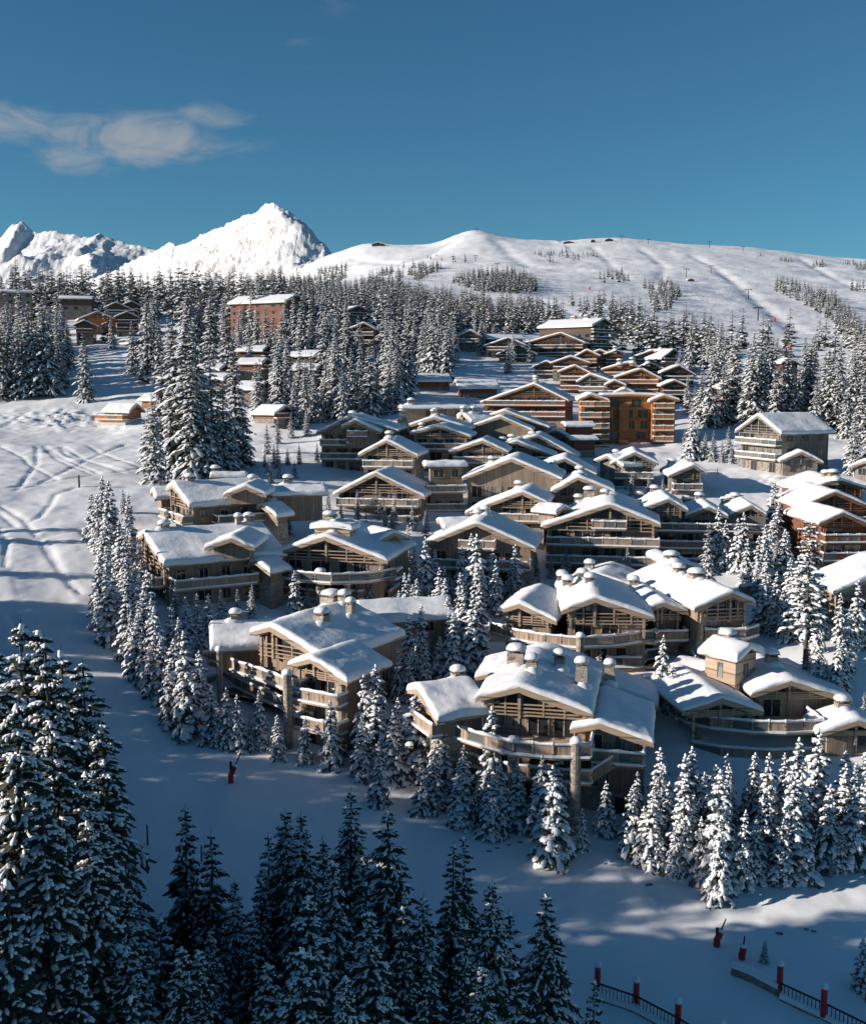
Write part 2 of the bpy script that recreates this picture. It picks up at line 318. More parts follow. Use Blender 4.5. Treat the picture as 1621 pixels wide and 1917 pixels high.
TR = [[(0, 835), (40, 853), (60, 872), (95, 890), (108, 898)], [(70, 835), (70, 868), (35, 915)], [(20, 912), (75, 905), (110, 888), (170, 858), (235, 832)],
      [(30, 917), (120, 897), (200, 886), (265, 876)], [(85, 835), (120, 858), (190, 888)], [(80, 836), (112, 862), (175, 888)], [(115, 836), (125, 852), (230, 880)], [(120, 836), (160, 860), (232, 885)],
      [(165, 834), (195, 850), (262, 873)], [(145, 912), (105, 925), (95, 945), (75, 968), (50, 978)], [(0, 945), (45, 972), (75, 1010), (95, 1045), (135, 1100)],
      [(0, 1000), (60, 1006), (100, 1000)], [(0, 775), (60, 790), (120, 800)], [(90, 1020), (110, 1060), (150, 1110)], [(0, 960), (30, 985)], [(20, 1150), (90, 1290)],
      [(1180, 1640), (1240, 1700)], [(60, 1010), (150, 990), (185, 1030)], [(0, 990), (15, 1010), (10, 1060)]]
for tr in TR: groove(tr, .5, .24)
for k in range(16):          # groomed lines of the piste in the foreground and by the left edge
    groove([(10+k*6, 1020), (30+k*6, 1100), (60+k*7, 1170)], .3, .07)
for tr, wd_, dp_ in (([(1296, 478), (1345, 505), (1395, 545), (1450, 590), (1500, 625)], 9, 4.5), ([(1195, 462), (1245, 500), (1232, 530)], 9, 4), ([(1110, 462), (1150, 500), (1180, 525)], 8, 3), ([(930, 450), (960, 480), (990, 500)], 14, 5), ([(850, 452), (800, 480), (720, 500)], 14, 6),
                     ([(1500, 485), (1560, 520), (1621, 545)], 10, 5), ([(1010, 560), (1080, 590), (1130, 600)], 5, 2.5), ([(640, 475), (690, 490), (760, 495)], 12, 5)):
    groove(tr, wd_, dp_*.4, 400)
GZ = GZ + GR2
# a cut bank along the lane right of the village and by the far-left meadow
def grid_mesh(name, X, Y, Z, mat, extra=None, smooth=True):
    nr, nc = X.shape
    v = np.stack([X, Y, Z], -1).reshape(-1, 3)
    idx = np.arange(nr*nc).reshape(nr, nc)
    f = np.stack([idx[:-1, :-1], idx[:-1, 1:], idx[1:, 1:], idx[1:, :-1]], -1).reshape(-1, 4)
    me = bpy.data.meshes.new(name)
    me.vertices.add(len(v)); me.vertices.foreach_set('co', v.ravel())
    me.loops.add(f.size); me.loops.foreach_set('vertex_index', f.ravel().astype(np.int32))
    me.polygons.add(len(f)); me.polygons.foreach_set('loop_start', np.arange(0, f.size, 4, dtype=np.int32))
    me.polygons.foreach_set('loop_total', np.full(len(f), 4, dtype=np.int32))
    if smooth: me.polygons.foreach_set('use_smooth', np.ones(len(f), dtype=bool))
    me.update(); me.validate()
    me.materials.append(mat)
    if extra is not None:
        at = me.attributes.new('brush', 'FLOAT', 'POINT'); at.data.foreach_set('value', extra.ravel().astype(np.float32))
    o = bpy.data.objects.new(name, me); COL.objects.link(o); o['kind'] = 'structure'
    return o
dep = YY*CP-(GZ-CZ)*SP; PXg = CX+F*XX/np.maximum(dep, 1); PYg = CY-F*(YY*SP+(GZ-CZ)*CP)/np.maximum(dep, 1)
def blob(cx, cy, rx, ry): return np.exp(-(((PXg-cx)/rx)**2+((PYg-cy)/ry)**2))
brush = blob(120, 785, 130, 18)+blob(1480, 905, 110, 16)+blob(1260, 610, 40, 14)*1.4+blob(1000, 500, 60, 12)*.5+blob(1560, 600, 60, 40)*.5
brush = np.where(YY > 60, np.clip(brush, 0, 1.4), 0)
GZ = GZ + brush*np.abs(fbm(XX, YY, 3.2, 3))*np.clip(YY/200, 1, 2)*1.3
gobj = grid_mesh('snowy_ground', XX, YY, GZ, MATS['snow_ground'], brush)
groom = np.clip(blob(1290, 570, 90, 60)*1.3+blob(1420, 560, 90, 70)+blob(1150, 480, 70, 26), 0, 1)*(YY > 300)
at_ = gobj.data.attributes.new('groom', 'FLOAT', 'POINT'); at_.data.foreach_set('value', groom.ravel().astype(np.float32))

# ------------------------------------------------------------------ far mountains
def mountain(name, prof, d0, dspan, base, pxa, pxb, nx=520, ny=260, rough=1.0, s=420, k=1.3, pc=515):
    px = np.linspace(pxa, pxb, nx); t_ = np.linspace(-1, 1, ny)
    crest = d0 - k*(px[None, :]-pc)/F*d0
    D = crest + t_[:, None]*dspan; X = (px[None, :]-CX)/F*D
    edge0 = np.abs(t_)[:, None]; sg_ = np.clip(edge0*3, 0, 1)
    pxw = px[None, :] + (fbm(X*.9+D*.25, D*.55, s*1.1, 5)*190 + fbm(X+900, D, s*.35, 4)*40)*sg_ + (t_[:, None] < 0)*edge0*40
    pk = np.interp(pxw, [p[0] for p in prof], [p[1] for p in prof]) - np.abs(fbm(X, D+50, s*.12, 4))*7
    top = -(SP - (CY-pk)/F*CP)*crest
    fall = np.clip(1-np.abs(t_)[:, None]**1.0, 0, 1)
    wob = fbm(X, D, s*1.6, 3)*.35
    fl = np.clip(fall + wob*fall*(1-fall)*2.2, 0, 1)
    Z = base + (top-base)*fl
    edge = (1-fall)
    rd = ridged(X*1.0, D*.8, s, 6)
    Z = Z + (rd-.35)*rough*110*np.clip(edge*5, .05, 1)*np.clip((top-base)/500, .2, 1) + fbm(X, D, 60, 4)*10*rough
    return grid_mesh(name, X, D, Z+CZ, MATS['alpine'])
mountain('mountain_peak', [(120, 560), (180, 530), (235, 508), (262, 492), (290, 480), (318, 466), (330, 461), (345, 464), (372, 452), (395, 442), (430, 430), (455, 419), (480, 408), (500, 397), (515, 390), (526, 393), (538, 400), (560, 412), (580, 428), (592, 442), (602, 456), (612, 464), (622, 478), (680, 520), (760, 560)],
         5200, 1700, -150, 120, 760, rough=1.2, s=420, k=1.5)
mountain('mountain_range', [(-300, 470), (-60, 450), (0, 446), (25, 452), (45, 428), (60, 421), (72, 430), (82, 440), (118, 438), (150, 446), (190, 450), (203, 444), (215, 452), (235, 458), (262, 462), (290, 470), (330, 480), (420, 500), (560, 540)],
         7800, 2600, -200, -400, 560, rough=1.2, s=800, k=.55, pc=150)

# ------------------------------------------------------------------ mesh builder
class MB:
    def __init__(s): s.v = []; s.f = []; s.m = []
    def add(s, vs, fs, mi=0):
        o = len(s.v); s.v.extend([tuple(v) for v in vs]); s.f.extend([tuple(i+o for i in f) for f in fs]); s.m.extend([mi]*len(fs))
    def box(s, x0, x1, y0, y1, z0, z1, mi=0):
        s.add([(x0, y0, z0), (x1, y0, z0), (x1, y1, z0), (x0, y1, z0), (x0, y0, z1), (x1, y0, z1), (x1, y1, z1), (x0, y1, z1)],
              [(0, 3, 2, 1), (4, 5, 6, 7), (0, 1, 5, 4), (1, 2, 6, 5), (2, 3, 7, 6), (3, 0, 4, 7)], mi)
    def bar(s, p, q, w, h, mi=0):      # box beam from p to q, w across, h tall
        p = Vector(p); q = Vector(q); d = (q-p).normalized(); sd_ = d.cross(Vector((0, 0, 1)))
        if sd_.length < 1e-4: sd_ = Vector((1, 0, 0))
        sd_.normalize(); u = sd_.cross(d).normalized(); sd_ *= w/2; u *= h/2
        vs = [p-sd_-u, p+sd_-u, p+sd_+u, p-sd_+u, q-sd_-u, q+sd_-u, q+sd_+u, q-sd_+u]
        s.add(vs, [(0, 1, 2, 3), (7, 6, 5, 4), (0, 4, 5, 1), (1, 5, 6, 2), (2, 6, 7, 3), (3, 7, 4, 0)], mi)
    def prism(s, poly, y0, y1, mi=0):  # polygon in xz extruded along y
        n = len(poly); vs = [(x, y0, z) for x, z in poly]+[(x, y1, z) for x, z in poly]
        s.add(vs, [tuple(range(n)), tuple(range(2*n-1, n-1, -1))]+[(i, i+n, (i+1) % n+n, (i+1) % n) for i in range(n)], mi)
    def slab(s, poly, z0, z1, mi=0):   # polygon in xy extruded along z
        n = len(poly); vs = [(x, y, z0) for x, y in poly]+[(x, y, z1) for x, y in poly]
        s.add(vs, [tuple(range(n-1, -1, -1)), tuple(range(n, 2*n))]+[(i, (i+1) % n, (i+1) % n+n, i+n) for i in range(n)], mi)
    def cyl(s, c, r0, r1, z0, z1, n=10, mi=0, ring=None):
        vs = []; 
        for r_, z in ((r0, z0), (r1, z1)):
            for k in range(n): a = 2*math.pi*k/n; vs.append((c[0]+r_*math.cos(a), c[1]+r_*math.sin(a), z))
        s.add(vs, [tuple(range(n-1, -1, -1)), tuple(range(n, 2*n))]+[(k, (k+1) % n, (k+1) % n+n, k+n) for k in range(n)], mi)
    def dome(s, c, rx, ry, z0, h, n=12, mi=0, k_=4, sq=.6):
        vs = []; fs = []
        for j in range(k_+1):
            a = j/k_*math.pi/2; rr = math.cos(a)**sq; z = z0+h*math.sin(a)
            if j == k_: vs.append((c[0], c[1], z0+h)); break
            for i in range(n):
                t_ = 2*math.pi*i/n; ct, st_ = math.cos(t_), math.sin(t_)
                q = (abs(ct)**3.2+abs(st_)**3.2)**(-1/3.2)
                vs.append((c[0]+rx*rr*ct*q, c[1]+ry*rr*st_*q, z))
        for j in range(k_-1):
            for i in range(n): fs.append((j*n+i, j*n+(i+1) % n, (j+1)*n+(i+1) % n, (j+1)*n+i))
        for i in range(n): fs.append(((k_-1)*n+i, (k_-1)*n+(i+1) % n, k_*n))
        fs.append(tuple(range(n-1, -1, -1)))
        s.add(vs, fs, mi)
    def mesh(s, name, mats, smooth=False):
        me = bpy.data.meshes.new(name); me.from_pydata(s.v, [], s.f)
        for m_ in mats: me.materials.append(m_)
        if len(mats) > 1: me.polygons.foreach_set('material_index', s.m)
        if smooth: me.polygons.foreach_set('use_smooth', [True]*len(s.f))
        me.update(); return me
def obj(name, me, parent=None, mat=None):
    o = bpy.data.objects.new(name, me); COL.objects.link(o)
    if parent is not None: o.parent = parent
    if mat is not None: o.matrix_local = mat
    return o
def build(mb, name, mats, parent=None, mat=None, smooth=False):
    return obj(name, mb.mesh(name, M(*mats), smooth), parent, mat)
def tag(o, label, cat, group=None, kind=None):
    o['label'] = label; o['category'] = cat
    if group: o['group'] = group
    if kind: o['kind'] = kind
    return o

# ------------------------------------------------------------------ chalet builder
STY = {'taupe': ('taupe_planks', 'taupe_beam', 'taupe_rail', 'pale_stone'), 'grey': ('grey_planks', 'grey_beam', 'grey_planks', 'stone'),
       'amber': ('amber_planks', 'amber_beam', 'amber_planks', 'stone'), 'russet': ('russet_planks', 'russet_beam', 'russet_planks', 'stone'),
       'dark': ('dark_planks', 'dark_beam', 'dark_planks', 'stone'), 'red': ('red_planks', 'red_beam', 'red_planks', 'stone'),
       'plaster': ('plaster', 'amber_beam', 'amber_planks', 'plaster')}
rnd = random.Random(11)
_cache = {}
def win_meshes(w_, h_, beam, glass, bars=1):
    key = (round(w_, 1), round(h_, 1), beam, glass, bars)
    if key not in _cache:
        w_, h_ = key[0], key[1]
        p = MB(); p.box(-w_/2+.04, w_/2-.04, -.03, .02, .04, h_-.04)
        f = MB(); t_ = .11
        f.box(-w_/2-t_, -w_/2+.02, -.09, .02, -t_, h_+t_); f.box(w_/2-.02, w_/2+t_, -.09, .02, -t_, h_+t_)
        f.box(-w_/2+.02, w_/2-.02, -.09, .02, h_-.02, h_+t_); f.box(-w_/2+.02, w_/2-.02, -.09, .02, -t_, .02)
        for k in range(bars):
            x = -w_/2+w_*(k+1)/(bars+1); f.box(x-.045, x+.045, -.07, .02, .02, h_-.02)
        _cache[key] = (p.mesh('pane', M(glass)), f.mesh('frame', M(beam)))
    return _cache[key]
def window(par, mat, x, y, z, w_, h_, beam, rot=0, glass=None, bars=1, simple=False):
    g = glass or rnd.choice(['glass', 'glass', 'glass', 'curtain_glass'])
    pm, fm = win_meshes(w_, h_, beam, g, bars)
    o = obj('window', pm, par, mat @ Matrix.Translation((x, y, z)) @ Matrix.Rotation(rot, 4, 'Z'))
    if not simple: obj('frame', fm, o)
    return o
def axis_pts(a, b, n, e=(.0, .07, .2, .5)):
    L = b-a; es = [k for k in e if k < L*.3]
    mid = np.linspace(a+es[-1], b-es[-1], max(2, n))
    return np.array([a+k for k in es[:-1]]+list(mid)+[b-k for k in reversed(es[:-1])])
def snow_sheet(name, zf, xa, xb, ya, yb, T, nx, ny, par, mat, seed=0, lip=.07, edge=.32):
    """pillow of snow lying over the surface z = zf(x), uneven on top and along its rim"""
    xs = axis_pts(xa-lip, xb+lip, nx); ys = axis_pts(ya-lip, yb+lip, ny)
    X, Y = np.meshgrid(xs, ys)
    ex = np.minimum(X-xs[0], xs[-1]-X); ey = np.minimum(Y-ys[0], ys[-1]-Y)
    e = np.clip(np.minimum(ex, ey)/edge, 0, 1); rd = np.sqrt(np.clip(1-(1-e)**2, 0, 1))
    sx = seed*13.7
    t_ = T*(rd*(1+.45*fbm(X+sx, Y, 2.2, 3)))
    wob = fbm(X+sx, Y+9, 1.1, 3)*.17*(1-e)
    cx_ = (xa+xb)/2; cy_ = (ya+yb)/2
    X2 = X + np.sign(X-cx_)*np.where(ex < .5, wob, 0); Y2 = Y+np.sign(Y-cy_)*np.where(ey < .5, wob, 0)
    Z = zf(X)+t_+np.where(e > 0, .02, 0)
    nr, nc = X.shape
    v = np.stack([X2, Y2, Z], -1).reshape(-1, 3).tolist()
    idx = np.arange(nr*nc).reshape(nr, nc)
    f = np.stack([idx[:-1, :-1], idx[:-1, 1:], idx[1:, 1:], idx[1:, :-1]], -1).reshape(-1, 4).tolist()
    ringi = list(idx[0, :])+list(idx[1:, -1])+list(idx[-1, :-1][::-1])+list(idx[1:-1, 0][::-1])
    base = len(v)
    for k in ringi: v.append((v[k][0]*.985+cx_*.015, v[k][1]*.985+cy_*.015, v[k][2]-.16))
    m_ = len(ringi)
    for k in range(m_): f.append((ringi[k], base+k, base+(k+1) % m_, ringi[(k+1) % m_]))
    me = bpy.data.meshes.new(name); me.from_pydata(v, [], f); me.materials.append(MATS['snow_roof'])
    me.polygons.foreach_set('use_smooth', [True]*len(f)); me.update()
    return obj(name, me, par, mat)
def railing(par, mat, pts, z, sty, snow=True, glassy=None, far=False, closed=False):
    """posts, boards and hand rail along pts (list of xy); snow heaped on the rail; returns the railing"""
    r_ = MB(); s_ = MB(); G_ = []
    for (x0, y0), (x1, y1) in zip(pts[:-1], pts[1:]):
        Ls = math.hypot(x1-x0, y1-y0)
        if Ls < .2: continue
        n = max(1, round(Ls/2.1)); ux, uy = (x1-x0)/Ls, (y1-y0)/Ls
        hz = 1.05
        r_.bar((x0, y0, z+hz), (x1, y1, z+hz), .16, .10, 1)
        for k in range(n):
            a = (x0+ux*Ls*k/n, y0+uy*Ls*k/n); b_ = (x0+ux*Ls*(k+1)/n, y0+uy*Ls*(k+1)/n)
            gl = (glassy is True) or (glassy is None and rnd.random() < .35)
            a2 = (a[0]+ux*.1, a[1]+uy*.1, z+.54); b2 = (b_[0]-ux*.1, b_[1]-uy*.1, z+.54)
            if gl and not far:
                g1 = MB(); g1.bar(a2, b2, .03, .8); G_.append(g1)
            else: r_.bar(a2, b2, .06, .86, 0)
            if not far:
                r_.box(a[0]-.09, a[0]+.09, a[1]-.09, a[1]+.09, z-.05, z+1.18, 1)
                if snow:
                    s_.dome((a[0], a[1]), .17, .17, z+1.1, .32, 6, 0, 3)
        if snow:
            # scalloped cap of snow between the posts
            m_ = max(2, int(Ls/.5)) if not far else max(1, int(Ls/3))
            prev = None
            for k in range(m_+1):
                q = (x0+ux*Ls*k/m_, y0+uy*Ls*k/m_)
                hh = .13+rnd.random()*.08+.1*abs(math.cos(math.pi*k/m_*n)); ww = .13+rnd.random()*.04
                nx_, ny_ = -uy*ww, ux*ww
                ring = [(q[0]-nx_, q[1]-ny_, z+hz+.03), (q[0]-nx_*.8, q[1]-ny_*.8, z+hz+.06+hh*.8), (q[0], q[1], z+hz+.06+hh), (q[0]+nx_*.8, q[1]+ny_*.8, z+hz+.06+hh*.8), (q[0]+nx_, q[1]+ny_, z+hz+.03)]
                if prev is not None:
                    o_ = len(s_.v); s_.add(prev+ring, [(i, i+1, i+6, i+5) for i in range(4)]+[(4, 0, 5, 9)])
                prev = ring
    o = build(r_, 'railing', [STY[sty][2], STY[sty][1]], par, mat)
    for g1 in G_[:30]: build(g1, 'glass_panel', ['rail_glass'], par, mat)
    if s_.f: build(s_, 'rail_snow', ['snow_roof'], par, mat, smooth=not far)
    return o
def deck(house, mat, outer, inner_y, z, sty, glassy=None, far=False, thick=.32):
    """balcony or terrace: floor with fascia, railing along the outer line and a rim of snow; outer = xy list"""
    poly = list(outer)
    poly = [(outer[0][0], inner_y)]+poly+[(outer[-1][0], inner_y)] if abs(outer[0][1]-inner_y) > .1 else poly
    s_ = MB(); s_.slab(poly[::-1] if poly_area(poly) < 0 else poly, z-thick, z)
    o = build(s_, 'balcony', [STY[sty][1]], house, mat)
    railing(o, None, [(x, y+.08) for x, y in outer], z, sty, True, glassy, far)
    # snow lying along the outer edge of the floor
    e = MB()
    for (x0, y0), (x1, y1) in zip(outer[:-1], outer[1:]):
        if math.hypot(x1-x0, y1-y0) < .3: continue
        e.bar((x0, y0-.06, z+.04), (x1, y1-.06, z+.04), .34, .2)
    build(e, 'edge_snow', ['snow_roof'], o)
    return o
def poly_area(p): return sum(p[i][0]*p[(i+1) % len(p)][1]-p[(i+1) % len(p)][0]*p[i][1] for i in range(len(p)))/2
def chimney(house, mat, x, y, z, w_=1.1, h_=1.5, cap=.55, taper=0, stone='pale_stone', pile=True):
    """stone stack with a lid and a cushion of snow; x, y, z is where it leaves the roof"""
    c = MB(); W = w_/2
    if taper: c.add([(x-W*taper, y-W*taper, z-1.2), (x+W*taper, y-W*taper, z-1.2), (x+W*taper, y+W*taper, z-1.2), (x-W*taper, y+W*taper, z-1.2), (x-W, y-W, z+h_), (x+W, y-W, z+h_), (x+W, y+W, z+h_), (x-W, y+W, z+h_)],
                    [(0, 3, 2, 1), (4, 5, 6, 7), (0, 1, 5, 4), (1, 2, 6, 5), (2, 3, 7, 6), (3, 0, 4, 7)])
    else: c.box(x-W, x+W, y-W, y+W, z-1.2, z+h_)
    o = build(c, 'chimney', [stone], house, mat)
    l = MB()
    for dx, dy in ((-1, -1), (1, -1), (1, 1), (-1, 1)): l.box(x+dx*W*.75-.08, x+dx*W*.75+.08, y+dy*W*.75-.08, y+dy*W*.75+.08, z+h_+.002, z+h_+.25)
    l.box(x-W-.12, x+W+.12, y-W-.12, y+W+.12, z+h_+.25, z+h_+.35)
    build(l, 'lid', ['stone'], o)
    s_ = MB(); s_.dome((x, y), W+.2, W+.2, z+h_+.35, cap, 12, 0, 4, .7); build(s_, 'snow_cap', ['snow_roof'], o, smooth=True)
    if pile:
        q = MB(); q.dome((x+.1, y-.35), W+.5, W+.9, z-.3, .95, 12, 0, 3, 1.4); build(q, 'snow_drift', ['snow_roof'], o, smooth=True)
    return o

class House:
    def __init__(s, name, label, sty, cat='chalet', group=None, **v):
        s.sty = sty; s.vols = []
        s.label = label; s.name = name; s.cat = cat; s.group = group; s.root = None
    def vol(s, a, d, yaw, L, l=None, r=None, w=None, p=None, h1=5.4, fl=1, floorh=2.95, ovf=1.1, ovs=.9, T=.42, gable='truss', decks='auto', dd=1.7, stone=1,
            side='auto', far=False, wins=True, low=6, body=None, glassy=None, nside=None, sty=None, snowres=None):
        """one gabled block. a, l, r: photo points of the verge's tip and ends; d: distance; yaw: turn; L: length; h1: tip to main floor; fl: storeys"""
        sty = sty or s.sty
        A = P(a[0], a[1], d); yw = R(yaw)
        ex = Vector((math.cos(yw), math.sin(yw), 0)); ey = Vector((-math.sin(yw), math.cos(yw), 0))
        if w is None:
            res = []
            for q, sg in ((l, -1), (r, 1)):
                rr = ray(*q); o_ = Vector((0, 0, CZ)); t_ = (A-o_).dot(ey)/rr.dot(ey); pt = o_+rr*t_
                ww = sg*(pt-A).dot(ex); res.append((ww, (A.z-pt.z)/max(ww, .1)))
            w = (res[0][0], res[1][0]); p = p or (min(max(res[0][1], .22), .6), min(max(res[1][1], .22), .6))
        if not isinstance(p, tuple): p = (p, p)
        if s.root is None:
            s.root = bpy.data.objects.new(s.name, None); COL.objects.link(s.root)
            B = A+ey*3; s.root.location = (B.x, B.y, ground(B.x, B.y)); s.root.rotation_euler = (0, 0, yw)
            tag(s.root, s.label, s.cat, s.group)
            s.inv = (Matrix.Translation(s.root.location) @ Matrix.Rotation(yw, 4, 'Z')).inverted()
        Mv = s.inv @ (Matrix.Translation(A) @ Matrix.Rotation(yw, 4, 'Z'))
        wl, wr = w; pl, pr_ = p; W_, BM, RL, ST = STY[sty]
        v = dict(A=A, ex=ex, ey=ey, Mv=Mv, w=w, p=p, L=L, h1=h1, ovf=ovf, d=d, Mw=Matrix.Translation(A) @ Matrix.Rotation(yw, 4, 'Z')); s.vols.append(v)
        root = s.root
        # --- walls
        xl, xr = -wl+ovs, wr-ovs; y0, y1 = ovf, L-.8
        zt = lambda x: (-(-x)*pl if x < 0 else -x*pr_)
        zb = -h1-floorh*(fl-1)-.02 if body is None else -body
        stz = -h1-floorh*(fl-1-stone)-.3 if stone else zb
        stz = min(stz, -h1-.3)
        if stone == 0: stz = zb-low
        poly = [(xl, stz), (xr, stz), (xr, zt(xr)-.32), (0, -.32), (xl, zt(xl)-.32)]
        b_ = MB(); b_.prism(poly, y0, y1)
        build(b_, 'wall', [W_], root, Mv)
        if stone:
            b_ = MB(); b_.box(xl-.06, xr+.06, y0-.06, y1+.06, zb-low, stz); build(b_, 'stone_base', [ST], root, Mv)
        # --- roof: two slopes of boards, verge boards, eaves
        r_ = MB(); th = .26
        for sg, ww, pp in ((-1, wl, pl), (1, wr, pr_)):
            r_.prism([(0, -th), (0, 0), (sg*ww, -ww*pp), (sg*ww, -ww*pp-th)][::(1 if sg > 0 else -1)], .1, L)
        rf = build(r_, 'roof', [BM], root, Mv)
        f_ = MB(); fh = .5 if not far else .45
        for sg, ww, pp in ((-1, wl, pl), (1, wr, pr_)):
            f_.prism([(0, -fh), (0, .03), (sg*(ww+.06), -(ww+.06)*pp+.03), (sg*(ww+.06), -(ww+.06)*pp-fh+.1)][::(1 if sg > 0 else -1)], -.02, .1)
            if not far:
                f_.prism([(0, -fh-.1), (0, -fh+.04), (sg*(ww-.5), -(ww-.5)*pp-fh+.04), (sg*(ww-.5), -(ww-.5)*pp-fh-.08)][::(1 if sg > 0 else -1)], .12, .3)
                for yy in (ovf-.02,):
                    pass
        build(f_, 'verge_board', [BM], rf)
        rr_ = .3
        zf = lambda X: -(np.sqrt(X*X+rr_*rr_)-rr_*.9)*np.where(X < 0, pl, pr_)
        nx, ny = snowres or ((22, 16) if not far else (9, 5))
        snow_sheet('roof_snow', zf, -wl, wr, .08, L, T, nx, ny, rf, None, seed=len(bpy.data.meshes) % 97)
        # --- gable timbers and glass
        gw = min(-xl, xr)
        main_h = h1
        if gable in ('truss', 'glass') and wins:
            zt0 = -h1+2.45; ztop = -.75 if not far else -.8
            for sg, ww, pp in ((-1, -xl, pl), (1, xr, pr_)):
                xe = min((h1-3.1)/max(pp, .1), ww-.8) if h1 > 3.2 else 0
                xe = min(xe, ww-.5)
                if xe < 1.2: continue
                cuts = np.linspace(.25, xe, 1+max(1, int(xe/2.6)))
                for c0, c1 in zip(cuts[:-1], cuts[1:]):
                    h0, h2_ = -c0*pp+ztop, -c1*pp+ztop
                    if h0-zt0 < .5: continue
                    q = [(sg*c0, zt0), (sg*(c1-.15), zt0), (sg*(c1-.15), max(h2_, zt0+.1)), (sg*c0, h0)]
                    g_ = MB(); g_.prism(q if sg > 0 else q[::-1], y0-.05, y0+.05)
                    wo_ = build(g_, 'window', ['glass'], root, Mv)
                    if not far:
                        g2 = MB(); q2 = [Vector((a_, y0-.07, b2)) for a_, b2 in q]
                        for i in range(4): g2.bar(q2[i], q2[(i+1) % 4], .08, .1)
                        build(g2, 'frame', [BM], wo_)
        if gable == 'truss':
            t_ = MB(); yt = .55
            kz = -h1+1.9 if not far else -h1+2.2
            t_.box(-.14, .14, yt-.14, yt+.14, kz if h1 > 4 else -h1*.7, -.5)
            lv = [.9, 1.35, 1.8, 2.3] if not far else [1.3, 2.1]
            for z_ in lv:
                zz = -h1+2.2+ (h1-2.2-.9)*(z_-.9)/2.6
                xa = min((-zz-.75)/pl, wl-.7); xb = min((-zz-.75)/pr_, wr-.7)
                if xa > .5 and xb > .5: t_.bar((-xa, yt+.02, zz), (xb, yt+.02, zz), .1, .14 if not far else .2)
            for fx in (-.62, -.33, .33, .62):
                ww, pp = (wl, pl) if fx < 0 else (wr, pr_)
                x = fx*ww; zz = -abs(x)*pp-.6
                zl_ = -h1+2.2
                if zz-zl_ > .4 and not far: t_.box(x-.09, x+.09, yt-.06, yt+.1, zl_, zz)
            if not far:
                for x in (xl+.25, xr-.25): t_.box(x-.14, x+.14, yt-.14, yt+.14, -h1, zt(x)-.4)
            build(t_, 'gable_truss', [BM], root, Mv)
        # --- windows by storey on the front
        if wins:
            for k in range(fl):
                zf_ = -h1-floorh*k
                if zf_-1 < zb-low: break
                x = xl+.8
                while x < xr-1.3:
                    ww_ = rnd.choice([1.2, 1.9, 1.9, 2.6]) if not far else rnd.choice([1.3, 2.2])
                    if x+ww_ > xr-.4: break
                    hh = 2.1 if (rnd.random() < .75 or k > 0) else 1.3
                    xc = x+ww_/2
                    if zt(xc)-.7 > zf_+hh and rnd.random() < .86:
                        window(root, Mv, xc, y0-.06 if (zf_ < stz-.5 and stone) else y0-.0, zf_+.1+(2.1-hh), ww_, hh, BM, bars=0 if ww_ < 1.5 else 1, simple=far)
                    x += ww_+rnd.uniform(.5, 1.5)*(1 if not far else 1.6)
            # side walls
            az = math.atan2(A.x, A.y)
            vis = []
            rel = yw+az
            if side == 'auto': vis = [-1] if rel > R(4) else ([1] if rel < R(-4) else [])
            elif side: vis = side
            for sg in vis:
                xw = xl if sg < 0 else xr
                ls = y1-y0; n = nside if nside is not None else max(1, int(ls/3.4))
                for k in range(fl):
                    zf_ = -h1-floorh*k
                    if zt(xw)-.5 < zf_+2: continue
                    for i in range(n):
                        yy = y0+ls*(i+.5)/n
                        if rnd.random() < .8:
                            window(root, Mv, xw+sg*(.06 if (zf_ < stz-.5 and stone) else 0), yy, zf_+.8, 1.2 if rnd.random() < .6 else 1.9, 1.3, BM, rot=sg*math.pi/2, bars=1, simple=far)
        # --- balconies
        if decks == 'auto':
            for k in range(fl):
                z = -h1-floorh*k
                if k == fl-1 and fl > 1: continue
                deck(root, Mv, [(xl+.1, y0-.02), (xl+.1, y0-dd), (xr-.1, y0-dd), (xr-.1, y0-.02)], y0, z, sty, glassy, far)
        elif decks:
            for (xa, xb, z, dpt) in decks:
                deck(root, Mv, [(xa, y0-.02), (xa, y0-dpt), (xb, y0-dpt), (xb, y0-.02)], y0, z, sty, glassy, far)
        return v
    # photo point lying at height z (relative to block i's tip) -> that block's local xy
    def loc(s, i, px, py, z):
        v = s.vols[i]; zz = v['A'].z+z; r_ = ray(px, py); t_ = (zz-CZ)/r_.z
        p = Vector((0, 0, CZ))+r_*t_; q = v['Mw'].inverted() @ p; return (q.x, q.y)
    def pdeck(s, i, pts, z, glassy=None, sty=None, base=0):
        v = s.vols[i]; out = [s.loc(i, px, py, z) for px, py in pts]
        yi = v['ovf']
        out = [(x, (min(y, yi-.3) if -v['w'][0]+.8 < x < v['w'][1]-.8 else y)) for x, y in out]
        out = [(out[0][0], yi-.02)]+out+[(out[-1][0], yi-.02)]
        if base:
            b_ = MB(); cx_ = sum(x for x, _ in out)/len(out); pl2 = [(cx_+(x-cx_)*.97, y+.35) for x, y in out]
            if poly_area(pl2) < 0: pl2 = pl2[::-1]
            b_.slab(pl2, z-base, z-.33); build(b_, 'stone_base', ['pale_stone'], s.root, v['Mv'])
        return deck(s.root, v['Mv'], out, yi, z, sty or s.sty, glassy)
